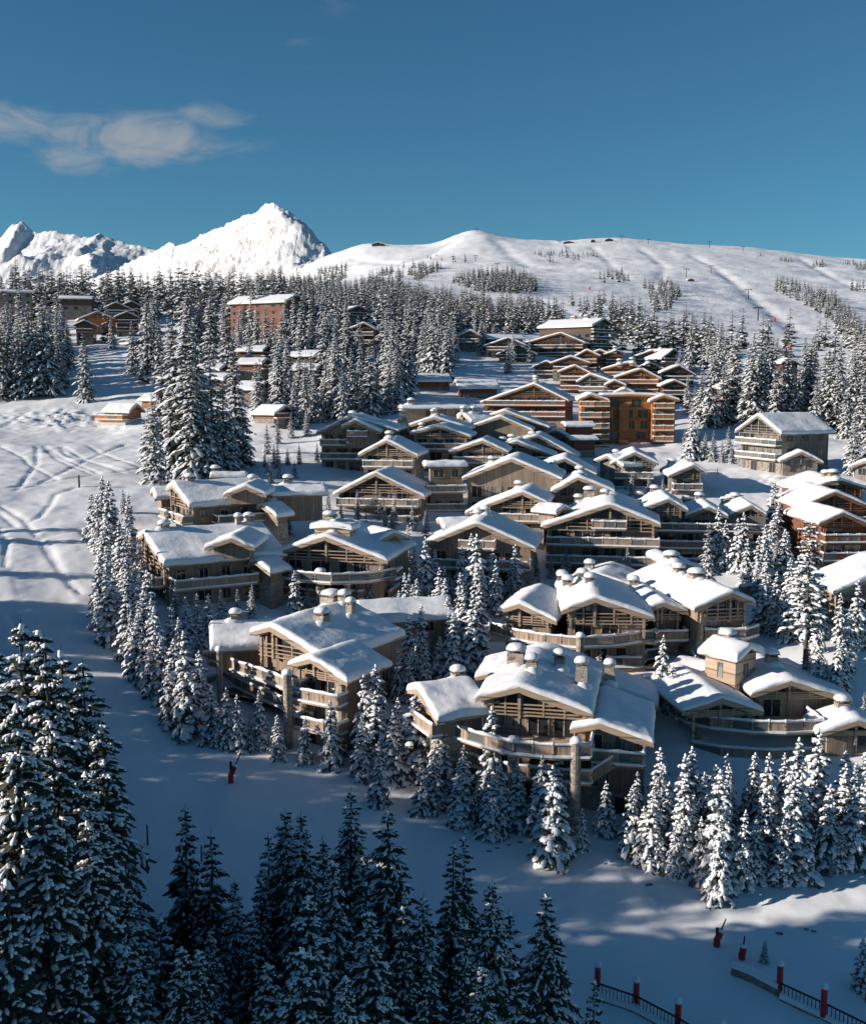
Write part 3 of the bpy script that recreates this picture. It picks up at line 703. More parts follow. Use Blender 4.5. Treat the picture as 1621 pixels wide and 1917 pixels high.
    def chim(s, i, px, py, side=None, **k):
        """chimney whose foot on the roof shows at photo point px, py"""
        v = s.vols[i]; best = None
        o_ = v['Mw'].inverted() @ Vector((0, 0, CZ)); rr = v['Mw'].to_3x3().inverted() @ ray(px, py)
        for sg, ww, pp in ((-1, v['w'][0], v['p'][0]), (1, v['w'][1], v['p'][1])):
            den = rr.z+sg*pp*rr.x
            t_ = -(o_.z+sg*pp*o_.x)/den; q = o_+rr*t_
            if sg*q.x >= -.2 and t_ > 0 and (best is None or (0 < q.y < v['L'])): best = q
        if best is None: best = Vector((0, 3, 0))
        q = best; q.y = min(max(q.y, .8), v['L']-.8); q.x = min(max(q.x, -v['w'][0]+.8), v['w'][1]-.8)
        q.z = -abs(q.x)*(v['p'][0] if q.x < 0 else v['p'][1])
        return chimney(s.root, v['Mv'], q.x, q.y, q.z+.3, **k)
    def column(s, i, px, py0, py1, fwd, r_=.46, name='stone_column'):
        """round stone column: top at py0, foot at py1, fwd metres in front of the wall of block i"""
        v = s.vols[i]; o_ = v['Mw'].inverted() @ Vector((0, 0, CZ)); Ri = v['Mw'].to_3x3().inverted()
        rr = Ri @ ray(px, py0); yy = v['ovf']-fwd; t_ = (yy-o_.y)/rr.y; top = o_+rr*t_
        rr = Ri @ ray(px, py1); t_ = (yy-o_.y)/rr.y; bot = o_+rr*t_
        c = MB(); c.cyl((top.x, yy), r_*1.08, r_, bot.z-3, top.z, 12)
        o = build(c, name, ['pale_stone'], s.root, v['Mv'])
        q = MB(); q.dome((top.x, yy), r_*1.25, r_*1.25, top.z, .55, 12, 0, 4, .7); build(q, 'snow_cap', ['snow_roof'], o, smooth=True)

# ---- foreground row
H = House('chalet', 'large chalet nearest the camera, wide glazed gable over a curved terrace with round stone columns', 'taupe')
H.vol((971, 1287), 105, -12, 15, l=(891, 1307), r=(1109, 1338), h1=5.1, fl=3, floorh=3.05, decks=None, side=[1], ovs=.6)
v0 = H.vols[0]
H.vol((1121, 1355), 103.5, -12, 12, l=(1068, 1366), r=(1222, 1392), h1=3.6, fl=3, floorh=3.0, gable='glass', decks=[(-.5, 4.2, -3.6, 1.6)], side=[1])
H.vol((779, 1290), 108.5, -66, 6.0, w=(2.2, 5.0), p=(.3, .36), h1=3.6, fl=2, decks='auto', dd=1.2, gable='plain', side=[1], T=.55)
# the long right-hand slope behind the small gable
H.vol((1010, 1240), 118, -12, 7, w=(7, 12.6), p=(.3, .33), h1=5, fl=2, decks=None, wins=False, gable='plain', T=.6)
H.pdeck(0, [(846, 1378), (905, 1397), (960, 1411), (1034, 1417), (1104, 1418)], -5.1)
H.pdeck(0, [(880, 1433), (950, 1452), (1034, 1462), (1106, 1466)], -8.15)
H.column(0, 960, 1388, 1520, 4.2); H.column(0, 1078, 1390, 1520, 4.9)
# stair down the right-hand deck
st_ = MB(); Mv0 = H.vols[0]['Mv']; xa, ya = H.loc(0, 1107, 1462, -8.15); xb, yb = H.loc(0, 1146, 1436, -6.7)
for k in range(9):
    f = k/8; st_.box(xa+(xb-xa)*f-.22, xa+(xb-xa)*f+.22, ya+.1, ya+1.3, -8.3+1.45*f, -8.1+1.45*f)
stv = build(st_, 'outside_stair', ['taupe_beam'], H.root, Mv0)
r_ = MB(); r_.add([(xa, ya, -8.2), (xb, ya, -6.8), (xb, ya, -5.7), (xa, ya, -7.1), (xa, ya+.08, -8.2), (xb, ya+.08, -6.8), (xb, ya+.08, -5.7), (xa, ya+.08, -7.1)], [(0, 1, 2, 3), (7, 6, 5, 4), (3, 2, 6, 7), (0, 4, 5, 1)])
build(r_, 'railing', ['taupe_rail'], stv)
r_ = MB(); r_.bar((xa, ya+.04, -7.0), (xb, ya+.04, -5.6), .25, .2); build(r_, 'rail_snow', ['snow_roof'], stv)
for c in ((995, 1262, 1.1, 1.0), (966, 1252, 1.7, 1.5), (1047, 1256, 1.1, 1.2)): H.chim(0, c[0], c[1], w_=c[2], h_=c[3])
H.chim(0, 1088, 1290, w_=1.15, h_=2.2, taper=1.15); H.chim(3, 1137, 1302, w_=.95, h_=1.9, taper=1.6); H.chim(2, 838, 1279, w_=1.15, h_=.8)

H = House('chalet', 'chalet beside the shaded piste with sunlit gable timbers and a low wing at left', 'taupe')
H.vol((505, 1174), 119, -32, 14.5, w=(2.8, 8.0), p=(.34, .36), h1=5.6, fl=3, floorh=3.0, decks=None, side=[1], T=.6)
H.vol((582, 1233), 113.5, -32, 8, w=(3.1, 4.6), p=(.36, .4), h1=4.4, fl=3, floorh=3.0, decks=[(-1.9, 3.8, -4.4, 1.7), (-1.9, 3.8, -7.4, 1.7)], side=[1], dd=1.8)
H.vol((392, 1172), 126, -78, 13, w=(3, 5.0), p=(.3, .34), h1=4.0, fl=1, decks=None, gable='plain', side=[1], wins=False, body=4.2, low=.1, T=.6)
H.vol((664, 1131), 137, -76, 12, w=(4, 4.6), p=(.3, .32), h1=3.8, fl=1, decks=None, gable='plain', side=[1], T=.5)
H.pdeck(0, [(398, 1236), (440, 1256), (490, 1272), (536, 1290), (560, 1296)], -5.6)
H.pdeck(0, [(420, 1275), (470, 1300), (536, 1328), (570, 1335)], -8.6)
H.column(0, 538, 1262, 1390, 4.5); H.column(0, 411, 1218, 1280, 2.5, .35); H.column(0, 640, 1270, 1350, 2.0, .6)
for c in ((451, 1163, 1.1, .8, 2), (603, 1174, 1.3, 1.1, 0), (657, 1160, .8, 1.5, 0), (547, 1150, 1.2, 1.0, 0), (572, 1146, 2.0, 1.2, 0), (645, 1137, 1.1, 1.0, 0)): H.chim(c[4], c[0], c[1], w_=c[2], h_=c[3])

H = House('chalet', 'foreground chalet on the right with a boxy roof turret and two stone porch posts', 'taupe')
H.vol((1481, 1275), 117, 3, 12, l=(1406, 1301), r=(1595, 1311), h1=4.3, fl=3, floorh=3.0, decks=None, side=None)
H.vol((1352, 1308), 113.2, 8, 12, l=(1278, 1326), r=(1428, 1341), p=(.3, .36), h1=4.2, fl=1, floorh=3.1, decks=None, wins=False, body=1.6, low=.3, stone=0, gable='truss', ovf=2.8, ovs=1.1)
H.vol((1606, 1349), 112.3, 0, 5, w=(4.0, 5.5), p=(.36, .36), h1=3.9, fl=3, floorh=3.0, decks=None, side=[-1])
H.vol((1400, 1262), 124, 45, 9, w=(6, 6), p=(.32, .32), h1=5, fl=2, decks=None, wins=False, gable='plain', T=.6)
# recessed storeys behind the porch
b_ = MB(); v1_ = H.vols[0]; b_.box(-9.8, -3.8, 3.2, 9, -9.5, -1.9); build(b_, 'wall', ['taupe_planks'], H.root, v1_['Mv'])
for xx in (-8.6, -6.2): window(H.root, v1_['Mv'], xx, 3.2, -4.2, 1.9, 2.1, 'taupe_beam'); window(H.root, v1_['Mv'], xx, 3.2, -7.2, 1.9, 2.1, 'taupe_beam')
H.pdeck(0, [(1255, 1334), (1285, 1352), (1330, 1362), (1408, 1370), (1470, 1372), (1540, 1368)], -4.3)
H.pdeck(0, [(1296, 1408), (1350, 1418), (1440, 1424), (1540, 1420), (1560, 1422), (1640, 1420)], -7.3, base=5)
H.column(1, 1304, 1326, 1430, -1.4, .5); H.column(1, 1401, 1336, 1440, -1.4, .62)
H.chim(1, 1355, 1288, w_=1.2, h_=.9); H.chim(0, 1443, 1249, w_=1.2, h_=1.0); H.chim(2, 1574, 1334, w_=1.2, h_=.8)
# roof turret
tw = MB(); q = H.vols[0]; tx, ty = H.loc(0, 1366, 1262, -.6); W2 = 1.95
tw.box(tx-W2, tx+W2, ty-W2, ty+W2, -3.6, 2.0)
MT = q['Mv'] @ Matrix.Translation((tx, ty, 0)) @ Matrix.Rotation(R(38), 4, 'Z') @ Matrix.Translation((-tx, -ty, 0))
to = build(tw, 'turret', ['taupe_beam'], H.root, MT)
tr_ = MB(); tr_.prism([(tx-W2-.7, 1.7), (tx, 2.6), (tx+W2+.7, 1.7), (tx+W2+.7, 1.9), (tx, 2.85), (tx-W2-.7, 1.9)], ty-W2-.6, ty+W2+.6); build(tr_, 'turret_roof', ['taupe_beam'], to)
snow_sheet('turret_snow', lambda X: 2.85-np.abs(X-tx)*.36, tx-W2-.7, tx+W2+.7, ty-W2-.6, ty+W2+.6, .6, 9, 9, to, None, 5)
wm = MB(); wm.box(tx-.45, tx+.45, ty-W2-.05, ty-W2+.02, -.3, 1.0); build(wm, 'window', ['curtain_glass'], to)
wm = MB(); wm.box(tx-W2-.05, tx-W2+.02, ty-.35, ty+.35, -.6, 1.1); build(wm, 'window', ['curtain_glass'], to)
chimney(H.root, MT, tx+.5, ty+.8, 3.0, 1.5, .5, .55)

# ---- second row
H = House('chalet', 'broad chalet with three stepped gables and a cluster of snow-capped chimneys', 'taupe')
H.vol((1114, 1120), 129, -4, 16, l=(1050, 1145), r=(1225, 1157), h1=5.4, fl=3, floorh=3.0, decks=None, side=None)
H.vol((971, 1131), 131, -18, 12, l=(930, 1145), r=(1041, 1164), h1=4.7, fl=1, decks=None, side=[-1])
H.vol((1241, 1128), 133, 4, 12, l=(1215, 1140), r=(1288, 1146), h1=4.6, fl=2, decks=[(-2, 3, -4.6, 1.5)], side=None)
H.vol((1120, 1078), 150, -20, 10, w=(5, 6), p=(.3, .3), h1=3, fl=1, decks=None, wins=False, gable='plain')
H.pdeck(0, [(916, 1182), (960, 1196), (1020, 1206), (1082, 1212), (1150, 1208), (1226, 1197)], -5.4)
H.pdeck(0, [(1136, 1248), (1197, 1246), (1210, 1235), (1285, 1222)], -8.4)
H.column(0, 1086, 1192, 1245, 3.9)
for c in ((1028, 1093, .8), (1003, 1116, .8), (1062, 1106, .9), (1090, 1092, .8), (1104, 1101, .8), (1203, 1112, .9)): H.chim(0, c[0], c[1], w_=1.2, h_=c[2])
H.chim(3, 1103, 1073, w_=1.2, h_=.9)

H = House('chalet', 'long-roofed chalet turned to the right, its gable balcony beside the tall bare-trunked larch', 'taupe')
H.vol((1371, 1110), 131, 12, 21, l=(1300, 1141), r=(1414, 1130), h1=5.6, fl=2, floorh=3.1, decks=None, side=[-1], nside=0)
H.pdeck(0, [(1310, 1190), (1350, 1196), (1395, 1195), (1418, 1188)], -5.6)
H.pdeck(0, [(1318, 1228), (1375, 1232), (1418, 1222)], -8.7)
H.chim(0, 1270, 1080, w_=1.3, h_=.7); H.chim(0, 1303, 1090, w_=1.8, h_=.7)

H = House('chalet', 'chalet with a small square lantern on its roof and a round column in front', 'taupe')
H.vol((608, 1005), 151, -14, 15, l=(515, 1036), r=(725, 1051), h1=5.6, fl=3, floorh=3.0, decks=None, side=[1])
H.vol((738, 997), 158, 35, 6, w=(2.6, 2.6), p=(.4, .4), h1=2.2, fl=1, decks=None, wins=False, gable='plain', body=2, low=1, stone=0, T=.4)
H.pdeck(0, [(508, 1077), (560, 1086), (620, 1091), (690, 1088), (752, 1078)], -5.6)
H.pdeck(0, [(520, 1112), (600, 1122), (680, 1120), (748, 1108)], -8.6)
H.column(0, 600, 1070, 1145, 3.2, .6); H.column(0, 650, 1094, 1130, 2.9, .45)
q = H.vols[0]; tx, ty = H.loc(0, 628, 990, .5); tw = MB(); tw.box(tx-2.6, tx+2.6, ty-1.4, ty+1.4, -1.2, .9); to = build(tw, 'roof_lantern', ['taupe_beam'], H.root, q['Mv'])
tr_ = MB(); tr_.box(tx-3.1, tx+3.1, ty-1.9, ty+1.9, .9, 1.15); build(tr_, 'lantern_roof', ['taupe_beam'], to)
snow_sheet('lantern_snow', lambda X: 1.15+X*0-np.abs(X-tx)*.1, tx-3.1, tx+3.1, ty-1.9, ty+1.9, .6, 9, 7, to, None, 3)
chimney(H.root, q['Mv'], tx-1, ty+.4, 1.5, 1.4, .7, .5, pile=False); H.chim(0, 626, 997, w_=.9, h_=.8)

H = House('chalet', 'side-on chalet at the village edge, lower left one, arched dormer in its big snowy roof', 'taupe')
H.vol((268, 999), 152, -60, 17.5, w=(3.4, 9.3), p=(.3, .34), h1=6.2, fl=2, floorh=3.0, decks=[(-2, 7.5, -6.2, 1.6)], side=[1], nside=5, T=.6)
H.vol((433, 1008), 147, -4, 9, l=(384, 1026), r=(476, 1026), h1=2.2, fl=1, decks=None, gable='glass', body=2.3, low=.6, stone=0, wins=False)
H.vol((478, 1050), 149, -38, 4, w=(1.2, 2.8), p=(.3, .5), h1=2.6, fl=2, decks=None, wins=False, gable='plain')
v = H.vols[0]; xr_ = v['w'][1]
deck(H.root, v['Mv'], [(xr_-.9, 1.1), (xr_+1.6, 1.1), (xr_+1.6, 12.5), (xr_-.9, 12.5)], 1.1, -6.2, 'taupe')
H.chim(0, 323, 989, w_=1.3, h_=.6); H.chim(0, 467, 985, w_=1.2, h_=.9); H.chim(0, 447, 990, w_=.8, h_=1.2, pile=False)

H = House('chalet', 'side-on chalet at the village edge, upper left one, pale slatted balcony at its left corner', 'taupe')
H.vol((322, 908), 173, -58, 15, w=(3, 7.6), p=(.3, .36), h1=5.4, fl=2, floorh=3.0, decks=[(-5, 6.5, -5.4, 1.6)], side=[1], nside=4, T=.6)
H.vol((460, 910), 168, -4, 8, l=(419, 927), r=(498, 927), h1=2.2, fl=1, decks=None, gable='glass', body=2.3, low=.6, stone=0, wins=False)
H.vol((285, 916), 180, -70, 5, w=(3.5, 4), p=(.3, .3), h1=4, fl=1, decks=None, wins=False, gable='plain', body=3, low=.3, stone=0)
H.vol((490, 946), 170, -38, 4, w=(1.2, 3.2), p=(.3, .5), h1=2.6, fl=1, decks=None, wins=False, gable='plain')
v = H.vols[0]; xr_ = v['w'][1]
deck(H.root, v['Mv'], [(xr_-.9, 4.1), (xr_+1.6, 4.1), (xr_+1.6, 13), (xr_-.9, 13)], 1.1, -5.4, 'taupe')
H.chim(0, 474, 910, w_=1.2, h_=.8); H.chim(0, 490, 897, w_=1.2, h_=.6, pile=False)
H = House('garage', 'low stone annex with a flat snowy roof behind the upper side-on chalet', 'taupe', 'annex')
H.vol((505, 912), 178, -80, 9, w=(5, 5), p=(.12, .16), h1=3.4, fl=1, body=3.6, low=1.5, stone=0, decks=None, gable='plain', side=[1], T=.55)
H.chim(0, 552, 905, w_=1.4, h_=.9)
H = House('roof_house', 'small box-shaped roof house with a chimney above the upper side-on chalet', 'taupe', 'roof house')
H.vol((394, 889), 186, -82, 6.2, w=(2.2, 2.2), p=(.05, .05), h1=2.2, fl=1, decks=None, gable='plain', wins=False, side=None, T=.55)
H.chim(0, 410, 884, w_=1.3, h_=.5, pile=False)

H = House('chalet', 'chalet behind the young firs with a small scalloped balcony in mid gable', 'taupe')
H.vol((892, 979), 166, -10, 14, l=(790, 1021), r=(1003, 1029), h1=6.8, fl=2, floorh=3.0, decks=[(-8, 8.2, -6.8, 1.9), (-2.6, 2.8, -3.9, 1.3)], gable='plain', side=[1])
H.vol((822, 973), 176, -80, 8, w=(3, 3.4), p=(.2, .3), h1=3, fl=1, decks=None, wins=False, gable='plain')
H.chim(0, 894, 971, w_=1.1, h_=.4); H.chim(0, 908, 967, w_=1.2, h_=.6)

H = House('chalet', 'tallest four-storey chalet of the village centre with two full-width snowy balconies', 'taupe')
H.vol((1142, 944), 176, -10, 17, l=(1012, 987), r=(1236, 983), h1=6.6, fl=4, floorh=3.0, decks=None, gable='truss', side=[-1], stone=2)
v = H.vols[0]; Mv_ = v['Mv']
for z, a_, b_, dp in ((-3.9, -2.8, 2.6, 1.3), (-6.6, -10.0, 7.8, 1.8), (-9.6, -10.0, 7.8, 1.8)):
    deck(H.root, Mv_, [(a_, 1.1), (a_, 1.1-dp), (b_, 1.1-dp), (b_, 1.1)], 1.1, z, 'taupe')
H.vol((1057, 948), 180, 50, 5, w=(2.4, 2.4), p=(.4, .4), h1=2, fl=1, decks=None, wins=False, gable='plain', body=2, low=1, stone=0, T=.4)
for c in ((1090, 924, 1.3, .8), (1106, 928, 1.9, 1.5), (1132, 934, 1.3, .6)): H.chim(0, c[0], c[1], w_=c[2], h_=c[3])

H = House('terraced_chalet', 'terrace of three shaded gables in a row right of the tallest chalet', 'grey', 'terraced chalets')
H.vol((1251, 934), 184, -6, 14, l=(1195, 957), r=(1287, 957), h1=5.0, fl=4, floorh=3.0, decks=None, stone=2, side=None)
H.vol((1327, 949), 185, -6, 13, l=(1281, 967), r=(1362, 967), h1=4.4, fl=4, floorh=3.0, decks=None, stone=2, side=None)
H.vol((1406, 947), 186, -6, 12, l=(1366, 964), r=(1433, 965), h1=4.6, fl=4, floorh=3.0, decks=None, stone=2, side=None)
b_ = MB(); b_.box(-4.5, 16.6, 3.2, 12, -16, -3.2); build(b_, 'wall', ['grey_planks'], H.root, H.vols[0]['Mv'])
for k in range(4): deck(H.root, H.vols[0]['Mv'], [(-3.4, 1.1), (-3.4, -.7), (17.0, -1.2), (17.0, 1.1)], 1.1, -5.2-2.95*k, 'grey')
for k in range(1, 4):
    for xx in (-2.6, .2, 3.4, 5.4, 7.6, 10.2, 12.2, 15.2): window(H.root, H.vols[0]['Mv'], xx, 1.0, -5.0-2.95*k, 1.9, 2.0, 'grey_beam')
for i, c in ((0, (1188, 925)), (0, (1223, 922)), (1, (1275, 935)), (1, (1308, 937)), (2, (1338, 935)), (2, (1355, 934)), (2, (1373, 937))): H.chim(i, c[0], c[1], w_=1.4, h_=.4, pile=False)

H = House('annex', 'little gabled annex roof half hidden by the fir between the terrace and the long-roofed chalet', 'taupe', 'annex')
H.vol((1268, 1052), 150, 8, 9, l=(1249, 1062), r=(1310, 1068), p=(.3, .3), h1=3.4, fl=1, decks=None, gable='plain', side=None)
H.chim(0, 1270, 1076, w_=1.8, h_=.5)

# ---- right edge
H = House('chalet', 'brown balcony chalet at the right edge, the lowest of three stacked above one another', 'russet')
H.vol((1578, 960), 172, 4, 14, l=(1532, 982), r=(1640, 988), h1=4.6, fl=4, floorh=2.9, dd=1.5, stone=2, side=[-1])
H = House('chalet', 'brown chalet at the right edge, middle one of three stacked, wide low gable', 'russet')
H.vol((1563, 921), 184, 0, 14, l=(1494, 952), r=(1660, 962), h1=5.4, fl=3, floorh=2.9, dd=1.5, side=[-1])
H = House('chalet', 'brown chalet at the right edge, topmost of three stacked, with twin chimney pots', 'russet')
H.vol((1567, 897), 198, 2, 14, l=(1502, 922), r=(1625, 916), h1=5.4, fl=2, floorh=2.9, dd=1.5, side=[-1])
H.chim(0, 1545, 899, w_=1.4, h_=.8); H.chim(0, 1608, 910, w_=1.6, h_=.8)
H = House('chalet', 'pale stone chalet cut by the right edge of the photo, big sunlit roof sloping left', 'taupe')
H.vol((1690, 1058), 140, 12, 8.5, w=(9.5, 9), p=(.34, .34), h1=6.6, fl=2, decks=[(-8, 8, -6.6, 2.5)], side=[-1], gable='glass', T=.55)
H = House('chalet', 'grey timber chalet on the bright bank with a big plain roof and gabled porch', 'grey')
H.vol((1417, 777), 236, -67, 14.5, w=(7.4, 7.6), p=(.52, .5), h1=6.2, fl=3, floorh=3.0, dd=1.6, side=[1], nside=3, T=.5)
H.vol((1500, 846), 228, -6, 7, l=(1459, 864), r=(1540, 866), h1=3.8, fl=1, decks=None, side=None)

# ---- middle of the village
T_ = 'taupe'
def simple(label, a, l, r, d, yaw, L, h1=5.0, fl=2, sty='taupe', name='chalet', cat='chalet', chims=(), **k):
    h = House(name, label, sty, cat); k.setdefault('side', 'auto')
    h.vol(a, d, yaw, L, l=l, r=r, h1=h1, fl=fl, **k)
    for c in chims: h.chim(0, c[0], c[1], w_=c[2] if len(c) > 2 else 1.2, h_=c[3] if len(c) > 3 else .7, taper=c[4] if len(c) > 4 else 0)
    return h
h = simple('sunlit chalet with open gable timbers over a long terrace, left of the packed centre', (703, 886), (623, 927), (795, 931), 196, -10, 13, h1=5.7, fl=3, stone=1, dd=2.2)
h.vol((880, 905), 199, -80, 7, w=(3, 3), p=(.05, .05), h1=2.6, fl=3, decks=[(0, 2.5, -5.2, 1.2)], wins=True, gable='plain', side=[1]) if False else None
simple('chalet with a tall timber-framed gable and pale rail, directly above the sunlit long-terrace chalet', (723, 824), (671, 852), (782, 854), 216, -10, 12, h1=5.2, fl=2, dd=1.5, chims=((733, 812, 1.4, .6),))
h = simple('chalet with two nested gables and a corner balcony, leftmost of the packed centre', (655, 779), (592, 811), (745, 806), 236, -8, 12, h1=6.2, fl=3, dd=1.6, chims=((688, 778, 1.5, .6),), gable='plain')
h.vol((664, 787), 233, -8, 6, l=(638, 800), r=(712, 809), h1=3.6, fl=1, decks=[(-1.6, 2.6, -3.4, 1.2)], gable='glass', wins=True, body=5, low=1, stone=0, side=None)
simple('chalet with tall arched dark windows in its gable behind a tapering stone chimney', (823, 797), (767, 811), (881, 818), 236, -8, 13, h1=5.0, fl=2, dd=1.3, chims=((815, 790, 1.2, .5),))
h = simple('wide low roof peeping out behind the arched-window chalet, left of two plain gables', (813, 781), (708, 816), (881, 804), 248, -8, 13, h1=5.0, fl=1, decks=None, chims=((838, 775, 1.3, 1), (790, 778, 1.3, 1), (802, 776, 1.3, 1)), gable='plain')
chimney(h.root, h.vols[0]['Mv'], -6.6, -3.5, -2.0, 1.5, 3.2, .5, taper=1.9)
simple('chalet with a shallow timbered gable between the arched-window and the plain-walled chalets', (903, 825), (840, 847), (951, 847), 226, -8, 13, h1=4.6, fl=2, dd=1.2, chims=((882, 822, 1.7, .8),))
simple('chalet with a blank boarded gable near the top centre of the packed roofs', (937, 780), (880, 799), (997, 807), 256, -8, 13, h1=5, fl=1, decks=None, gable='plain', wins=False, chims=((927, 776, 1.3, .6),))
simple('thin snowy roofline of the chalet just above the blank boarded gable', (944, 769), (905, 783), (1028, 801), 266, -8, 12, h1=5, fl=1, decks=None, gable='plain', wins=False)
simple('large chalet with a broad sunlit boarded wall and one square window high in the gable', (957, 859), (865, 896), (1051, 898), 201, -10, 15, h1=7.4, fl=2, decks=None, gable='plain', side=None, chims=((942, 855, 1.0, .6), (1050, 857, 1.0, .3)))
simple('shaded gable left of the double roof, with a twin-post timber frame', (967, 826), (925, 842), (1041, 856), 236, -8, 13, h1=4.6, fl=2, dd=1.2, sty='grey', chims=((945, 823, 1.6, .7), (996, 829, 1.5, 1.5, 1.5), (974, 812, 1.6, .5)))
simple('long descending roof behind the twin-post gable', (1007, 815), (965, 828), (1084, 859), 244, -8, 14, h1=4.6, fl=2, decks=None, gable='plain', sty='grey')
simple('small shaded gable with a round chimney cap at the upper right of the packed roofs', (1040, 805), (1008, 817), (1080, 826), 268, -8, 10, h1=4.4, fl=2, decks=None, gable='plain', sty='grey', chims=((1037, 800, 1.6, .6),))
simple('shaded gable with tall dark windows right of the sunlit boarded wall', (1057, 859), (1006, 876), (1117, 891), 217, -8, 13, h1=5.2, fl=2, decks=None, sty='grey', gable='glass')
simple('low gable roof with a fat chimney cap, tucked behind the tallest chalet', (1082, 893), (1030, 923), (1150, 921), 195, -8, 12, h1=4.4, fl=1, decks=None, gable='plain', sty='taupe', chims=((1085, 888, 1.5, .5),))
simple('chalet with a lopsided roof and slatted gable before the sunlit boarded wall', (977, 921), (871, 961), (1026, 943), 187, -12, 13, h1=5.0, fl=2, dd=1.3, chims=((971, 917, 1.4, .6),))
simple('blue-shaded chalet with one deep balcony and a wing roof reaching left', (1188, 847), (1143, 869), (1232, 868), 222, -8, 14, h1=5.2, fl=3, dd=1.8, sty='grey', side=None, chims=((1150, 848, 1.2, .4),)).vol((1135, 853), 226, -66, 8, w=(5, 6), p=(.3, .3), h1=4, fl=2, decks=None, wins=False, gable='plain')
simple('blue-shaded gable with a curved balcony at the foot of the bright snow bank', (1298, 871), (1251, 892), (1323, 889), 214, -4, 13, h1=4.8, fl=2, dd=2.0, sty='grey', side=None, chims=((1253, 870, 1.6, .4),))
simple('small left-facing roof with a row of snowy chimney pots above the packed roofs', (866, 776), None, None, 262, -62, 7, w=(3, 4), p=(.3, .4), h1=4, fl=1, decks=None, gable='plain', chims=((880, 768, 1.2, .9), (857, 778, 1.2, 1.2)))
simple('long flat-roofed stone building with a curved snowy rim below the spruces', (748, 760), None, None, 283, -83, 17.5, w=(5, 4.5), p=(.06, .1), h1=3.2, fl=1, decks=None, gable='plain', T=.35, name='building', cat='building', side=[1], chims=((798, 755, 1.8, .9), (826, 757, 1.2, 1)))
h = simple('narrow canopy-roofed link block between the two sunlit terrace chalets', (793, 868), None, None, 204, -84, 8, w=(2.2, 2.4), p=(.05, .1), h1=3.2, fl=3, decks=None, gable='plain', name='link_block', cat='building', T=.6, side=[1], nside=2)
deck(h.root, h.vols[0]['Mv'], [(1.4, .2), (3.2, .2), (3.2, 7.5), (1.4, 7.5)], .2, -5.0, 'taupe'); deck(h.root, h.vols[0]['Mv'], [(1.4, .2), (3.2, .2), (3.2, 7.5), (1.4, 7.5)], .2, -8.4, 'taupe')

# ---- upper village
def farh(label, a, l, r, d, yaw, L, h1=4.6, fl=2, sty='russet', chims=(), **k):
    k.setdefault('far', True); k.setdefault('T', .45)
    return simple(label, a, l, r, d, yaw, L, h1=h1, fl=fl, sty=sty, chims=chims, **k)
farh('reddish-brown chalet with black balconies and a broad gable above the packed roofs', (999, 719), (899, 754), (1064, 751), 292, -14, 18, h1=5.6, fl=3, sty='russet', far=False, dd=1.4, chims=((960, 712, 1.2, 1.2), (990, 707, 1.2, .6)))
farh('grey balcony chalet with a sunlit gable left above the amber hotel', (1104, 700), (1078, 718), (1163, 720), 330, -16, 16, h1=5, fl=2, sty='grey', dd=1.4)
farh('orange-brown chalet right behind the amber hotel, facing left', (1200, 690), (1150, 707), (1238, 710), 340, -8, 16, h1=4.6, fl=3, sty='amber')
farh('orange-brown chalet with a broad left roof, topmost of the warm cluster', (1178, 677), (1125, 692), (1196, 688), 358, -10, 16, h1=4.6, fl=2, sty='amber', chims=((1150, 672, 1.6, .8), (1185, 672, 1.6, .8)))
farh('brown chalet with sunlit balcony front, lower of two left of the warm cluster', (1076, 684), (1043, 697), (1106, 700), 346, -10, 15, h1=4.6, fl=3, sty='russet')
farh('brown chalet with sunlit balcony front, upper of two left of the warm cluster', (1068, 667), (1030, 680), (1105, 680), 366, -10, 14, h1=4.6, fl=2, sty='russet')
farh('small shaded brown gables squeezed under the big hotel', (1153, 656), (1129, 664), (1170, 663), 392, -10, 12, h1=4.4, fl=3, sty='russet', chims=((1148, 652, 1.5, .6),))
farh('snow-roofed little gable left of the shaded brown gables', (1122, 655), (1100, 663), (1141, 662), 396, -10, 12, h1=4.4, fl=2, sty='russet')
farh('black-walled chalet with stacked balconies at the right end of the upper village', (1271, 684), (1236, 698), (1303, 705), 350, -6, 14, h1=4.6, fl=3, sty='dark')
farh('black-walled chalet with a long shaded roof above the stacked-balcony one', (1220, 656), (1186, 668), (1246, 671), 400, -10, 16, h1=4.4, fl=2, sty='dark')
farh('dark chalet roof at the upper right corner of the village, below the spruces', (1262, 654), (1238, 672), (1270, 668), 396, 30, 14, h1=4.4, fl=2, sty='dark')
farh('dark roof half buried between the two black-walled chalets', (1215, 679), (1195, 690), (1245, 692), 372, -8, 12, h1=4.2, fl=2, sty='dark', chims=((1225, 678, 1.5, .5),))
farh('dark chalet with steep gable, lower of the pair left of the big hotel', (970, 646), (929, 664), (1003, 663), 400, -8, 14, h1=4.6, fl=2, sty='dark')
farh('dark chalet with steep gable, upper of the pair left of the big hotel', (951, 632), (905, 648), (985, 647), 415, -8, 16, h1=4.6, fl=2, sty='dark')
farh('brown chalet with two pale wooden balconies in front of the big hotel', (1049, 623), (979, 643), (1095, 642), 425, -16, 22, h1=5.8, fl=3, sty='russet', far=False, dd=1.8)
farh('small grey chalet among spruces at the upper left of the hotel group', (881, 618), (855, 630), (902, 630), 430, -6, 16, h1=4.6, fl=2, sty='grey').vol((905, 627), 440, -75, 16, w=(4, 5), p=(.3, .35), h1=4, fl=1, decks=None, wins=False, gable='plain', far=True)
h = House('hotel', 'big dark hotel with a huge snowy roof at the top of the village', 'dark', 'hotel')
h.vol((1132, 597), 440, 48, 27, w=(9, 5.5), p=(.36, .36), h1=5.4, fl=5, floorh=2.8, dd=1.4, side=[-1], stone=1, far=True, T=.6)
